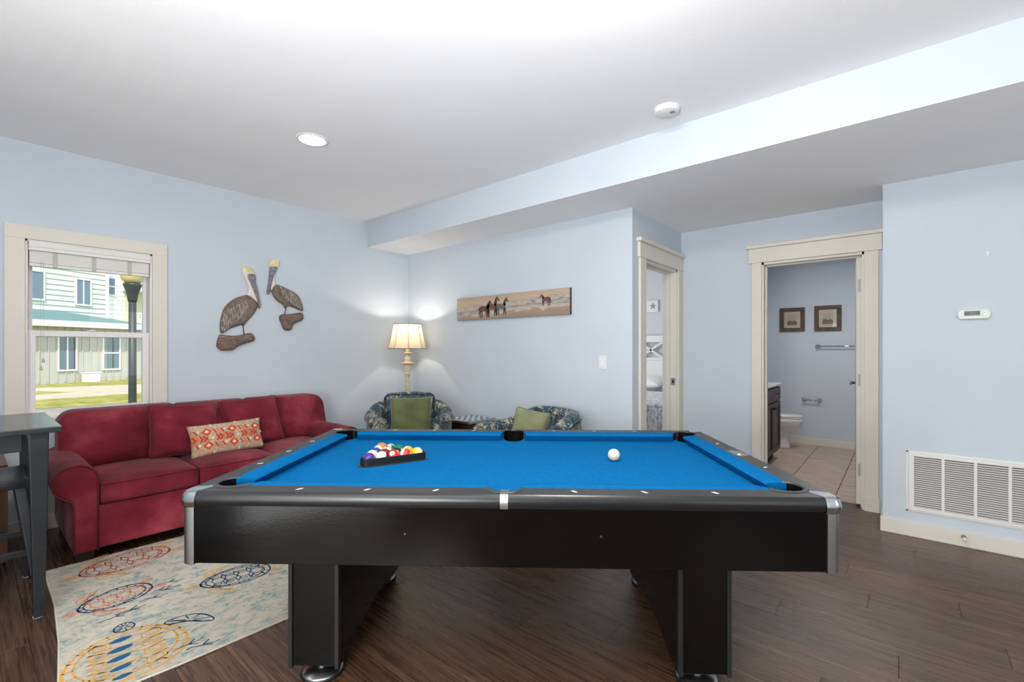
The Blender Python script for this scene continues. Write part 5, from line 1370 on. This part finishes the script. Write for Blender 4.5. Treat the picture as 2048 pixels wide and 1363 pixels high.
# local: x along the front to the right (world +Y), -y towards world +X
VX0, VX1 = -0.55, 0.65
box('carcass', M['vanity'], (VX0, VX1, 0.0, 0.55, 0.10, 0.86), va, 0.002)
box('toe_kick', M['dark'], (VX0 + .01, VX1 - .01, 0.06, 0.5, 0.0, 0.10), va)
box('counter_top', M['porcelain'], (VX0 - .01, VX1 + .015, -0.025, 0.55, 0.862, 0.89), va, 0.006)
box('backsplash', M['porcelain'], (VX0 - .01, VX1 + .015, 0.53, 0.55, 0.89, 0.98), va, 0.003)
mid_ = 0.26
def knob(x, z, par, bar=False):
    if bar: MB().tube([(x - .04, -0.018, z), (x - .04, -0.045, z), (x + .04, -0.045, z), (x + .04, -0.018, z)], 0.004, 8).build('pull', M['blackmatte'], par, smooth=True)
    else: MB().lathe([(0.006, -.018), (0.006, -.032), (0.014, -.036), (0.014, -.044), (0, -.048)], 14, (x, 0, z), 'y').build('knob', M['blackmatte'], par, smooth=True)
def shaker(name, x0, x1, z0, z1):
    f = 0.05 if z1 - z0 > .3 else 0.0
    if f:
        d = MB().box(x0, x0 + f, -0.018, 0, z0, z1).box(x1 - f, x1, -0.018, 0, z0, z1).box(x0 + f, x1 - f, -0.018, 0, z0, z0 + f).box(x0 + f, x1 - f, -0.018, 0, z1 - f, z1).build(name, M['vanity'], va, 0.002)
        box('panel', M['espresso'], (x0 + f, x1 - f, -0.007, 0, z0 + f, z1 - f), d)
    else: d = box(name, M['vanity'], (x0, x1, -0.018, 0, z0, z1), va, 0.002)
    return d
d_ = shaker('door', mid_ + .004, VX1 - .008, 0.125, 0.68); knob(mid_ + .03, 0.62, d_)
d_ = shaker('drawer', mid_ + .004, VX1 - .008, 0.695, 0.845); knob((mid_ + VX1) / 2, 0.775, d_, True)
d_ = shaker('door', VX0 + .41, mid_ - .004, 0.125, 0.68); knob(mid_ - .035, 0.62, d_)
d_ = shaker('door', VX0 + .008, VX0 + .402, 0.125, 0.68); knob(VX0 + .37, 0.62, d_)
d_ = shaker('drawer_front', VX0 + .008, mid_ - .004, 0.695, 0.845)

# ================================================================== BEDROOM THINGS
bed = thing('bed', 'white bed with lattice headboard seen through the bedroom doorway', 'bed', (-2.88, YBED - 0.03, 0))
HBW = 0.76
box('post', M['white'], (-HBW - .07, -HBW, -0.06, 0, 0, 1.53), bed, 0.004); box('post', M['white'], (HBW, HBW + .07, -0.06, 0, 0, 1.53), bed, 0.004)
box('top_rail', M['white'], (-HBW, HBW, -0.05, -0.005, 1.395, 1.50), bed, 0.003)
box('middle_rail', M['white'], (-HBW, HBW, -0.05, -0.005, 1.11, 1.15), bed, 0.003)
for k in range(4):
    a, b_ = -HBW + k * 0.38, -HBW + (k + 1) * 0.38
    m = MB()
    for z0, z1 in ((1.15, 1.395), (1.395, 1.15)):
        m.hexa([(a, -0.04, z0 - .018), (b_, -0.04, z1 - .018), (b_, -0.015, z1 - .018), (a, -0.015, z0 - .018)], [(a, -0.04, z0 + .018), (b_, -0.04, z1 + .018), (b_, -0.015, z1 + .018), (a, -0.015, z0 + .018)])
    m.build('lattice_cross', M['white'], bed)
    box('headboard_panel', M['white'], (a + .03, b_ - .03, -0.035, -0.015, 0.3, 1.11), bed, 0.002)
    box('panel_stile', M['white'], (b_ - .03, b_ + .03, -0.048, -0.01, 0.3, 1.11), bed, 0.002)
box('bed_base', M['white'], (-0.76, 0.76, -2.0, -0.06, 0.12, 0.34), bed, 0.01)
for x in (-0.7, 0.7): box('leg', M['white'], (x - .03, x + .03, -1.97, -1.91, 0, 0.12), bed)
mt = soft_box('mattress', -0.76, 0.76, -2.0, -0.07, 0.34, 0.60, bed, 0.01, 0.04, 'linen')
M['duvet'] = nmat('duvet_print', [(0.40, (158, 160, 166)), (0.47, (206, 207, 210)), (0.6, (228, 228, 230))], scale=(5, 5, 5), nscale=2.4, detail=5, rough=0.9, distort=2.0)
dv = thing('duvet', 'white duvet with grey coral print draped over the bed', 'bedding', (-2.88, YBED - 0.03, 0))
soft_box('cover', -0.82, 0.82, -2.08, -0.48, 0.614, 0.662, dv, 0.015, 0.02, 'duvet')
for b_ in ((-0.82, -0.775, -2.08, -0.48, 0.22, 0.64), (0.775, 0.82, -2.08, -0.48, 0.22, 0.64), (-0.775, 0.775, -2.08, -2.02, 0.22, 0.64)): soft_box('drop', *b_, dv, 0.0, 0.02, 'duvet')
M['dprint'] = mat('duvet_motif', (120, 122, 132), 0.9)
m = MB(); rr = random.Random(3)
for x, y in ((-0.15, -0.75), (-0.05, -1.1), (0.02, -1.45), (0.12, -1.3), (0.1, -1.75), (0.22, -1.6), (0.0, -1.9), (0.3, -1.9)):
    a0 = rr.uniform(0, 6)
    p_ = []
    for k in range(10):
        r_ = 0.085 if k % 2 == 0 else 0.028; p_.append((x + r_ * cos(a0 + k * pi / 5), y + r_ * sin(a0 + k * pi / 5)))
    m.prism(p_, 0.64, 0.671)
m.build('starfish_print', M['dprint'], dv)
pw_ = pillow_mb(0.66, 0.42, 0.17, 0.004, 5).build('bed_pillow', M['linen'], None, smooth=True, merge=True)
pw_.location = (-3.08, YBED - 0.50, 0.73); pw_.rotation_euler = (radians(-78), 0, 0)
tag(pw_, 'white bed pillow lying flat at the headboard', 'pillow')
sfp = thing('starfish_plaque', 'small white plaque with a grey starfish on the bedroom wall', 'wall plaque', (-3.06, YBED, 1.975))
box('board', M['white'], (-0.095, 0.095, -0.03, 0, -0.095, 0.095), sfp, 0.003)
p_ = []
for k in range(10):
    r_ = 0.058 if k % 2 == 0 else 0.02; p_.append((0.01 + r_ * sin(k * pi / 5), r_ * cos(k * pi / 5)))
MB().prism(p_, -0.037, -0.03, 'xz').build('starfish', M['alu_grey'] if 'alu_grey' in M else M.setdefault('alu_grey', mat('grey_starfish', (150, 148, 146), 0.7)), sfp, 0.002)
light('AREA', 'assumed_bedroom_window_light', (XL + 0.05, 5.4, 1.5), (radians(90), 0, radians(-90)), 40, (0.97, 0.98, 1.0), shape='RECTANGLE', size=1.2, size_y=1.4)  # area light added at the solid bedroom wall for an assumed, unseen window
light('AREA', 'bathroom_fill_light', (-0.6, 5.9, ZS - 0.03), (0, 0, 0), 14.0, (1, 0.97, 0.96), shape='DISK', size=0.3)  # unseen fill light added to raise the dim bathroom
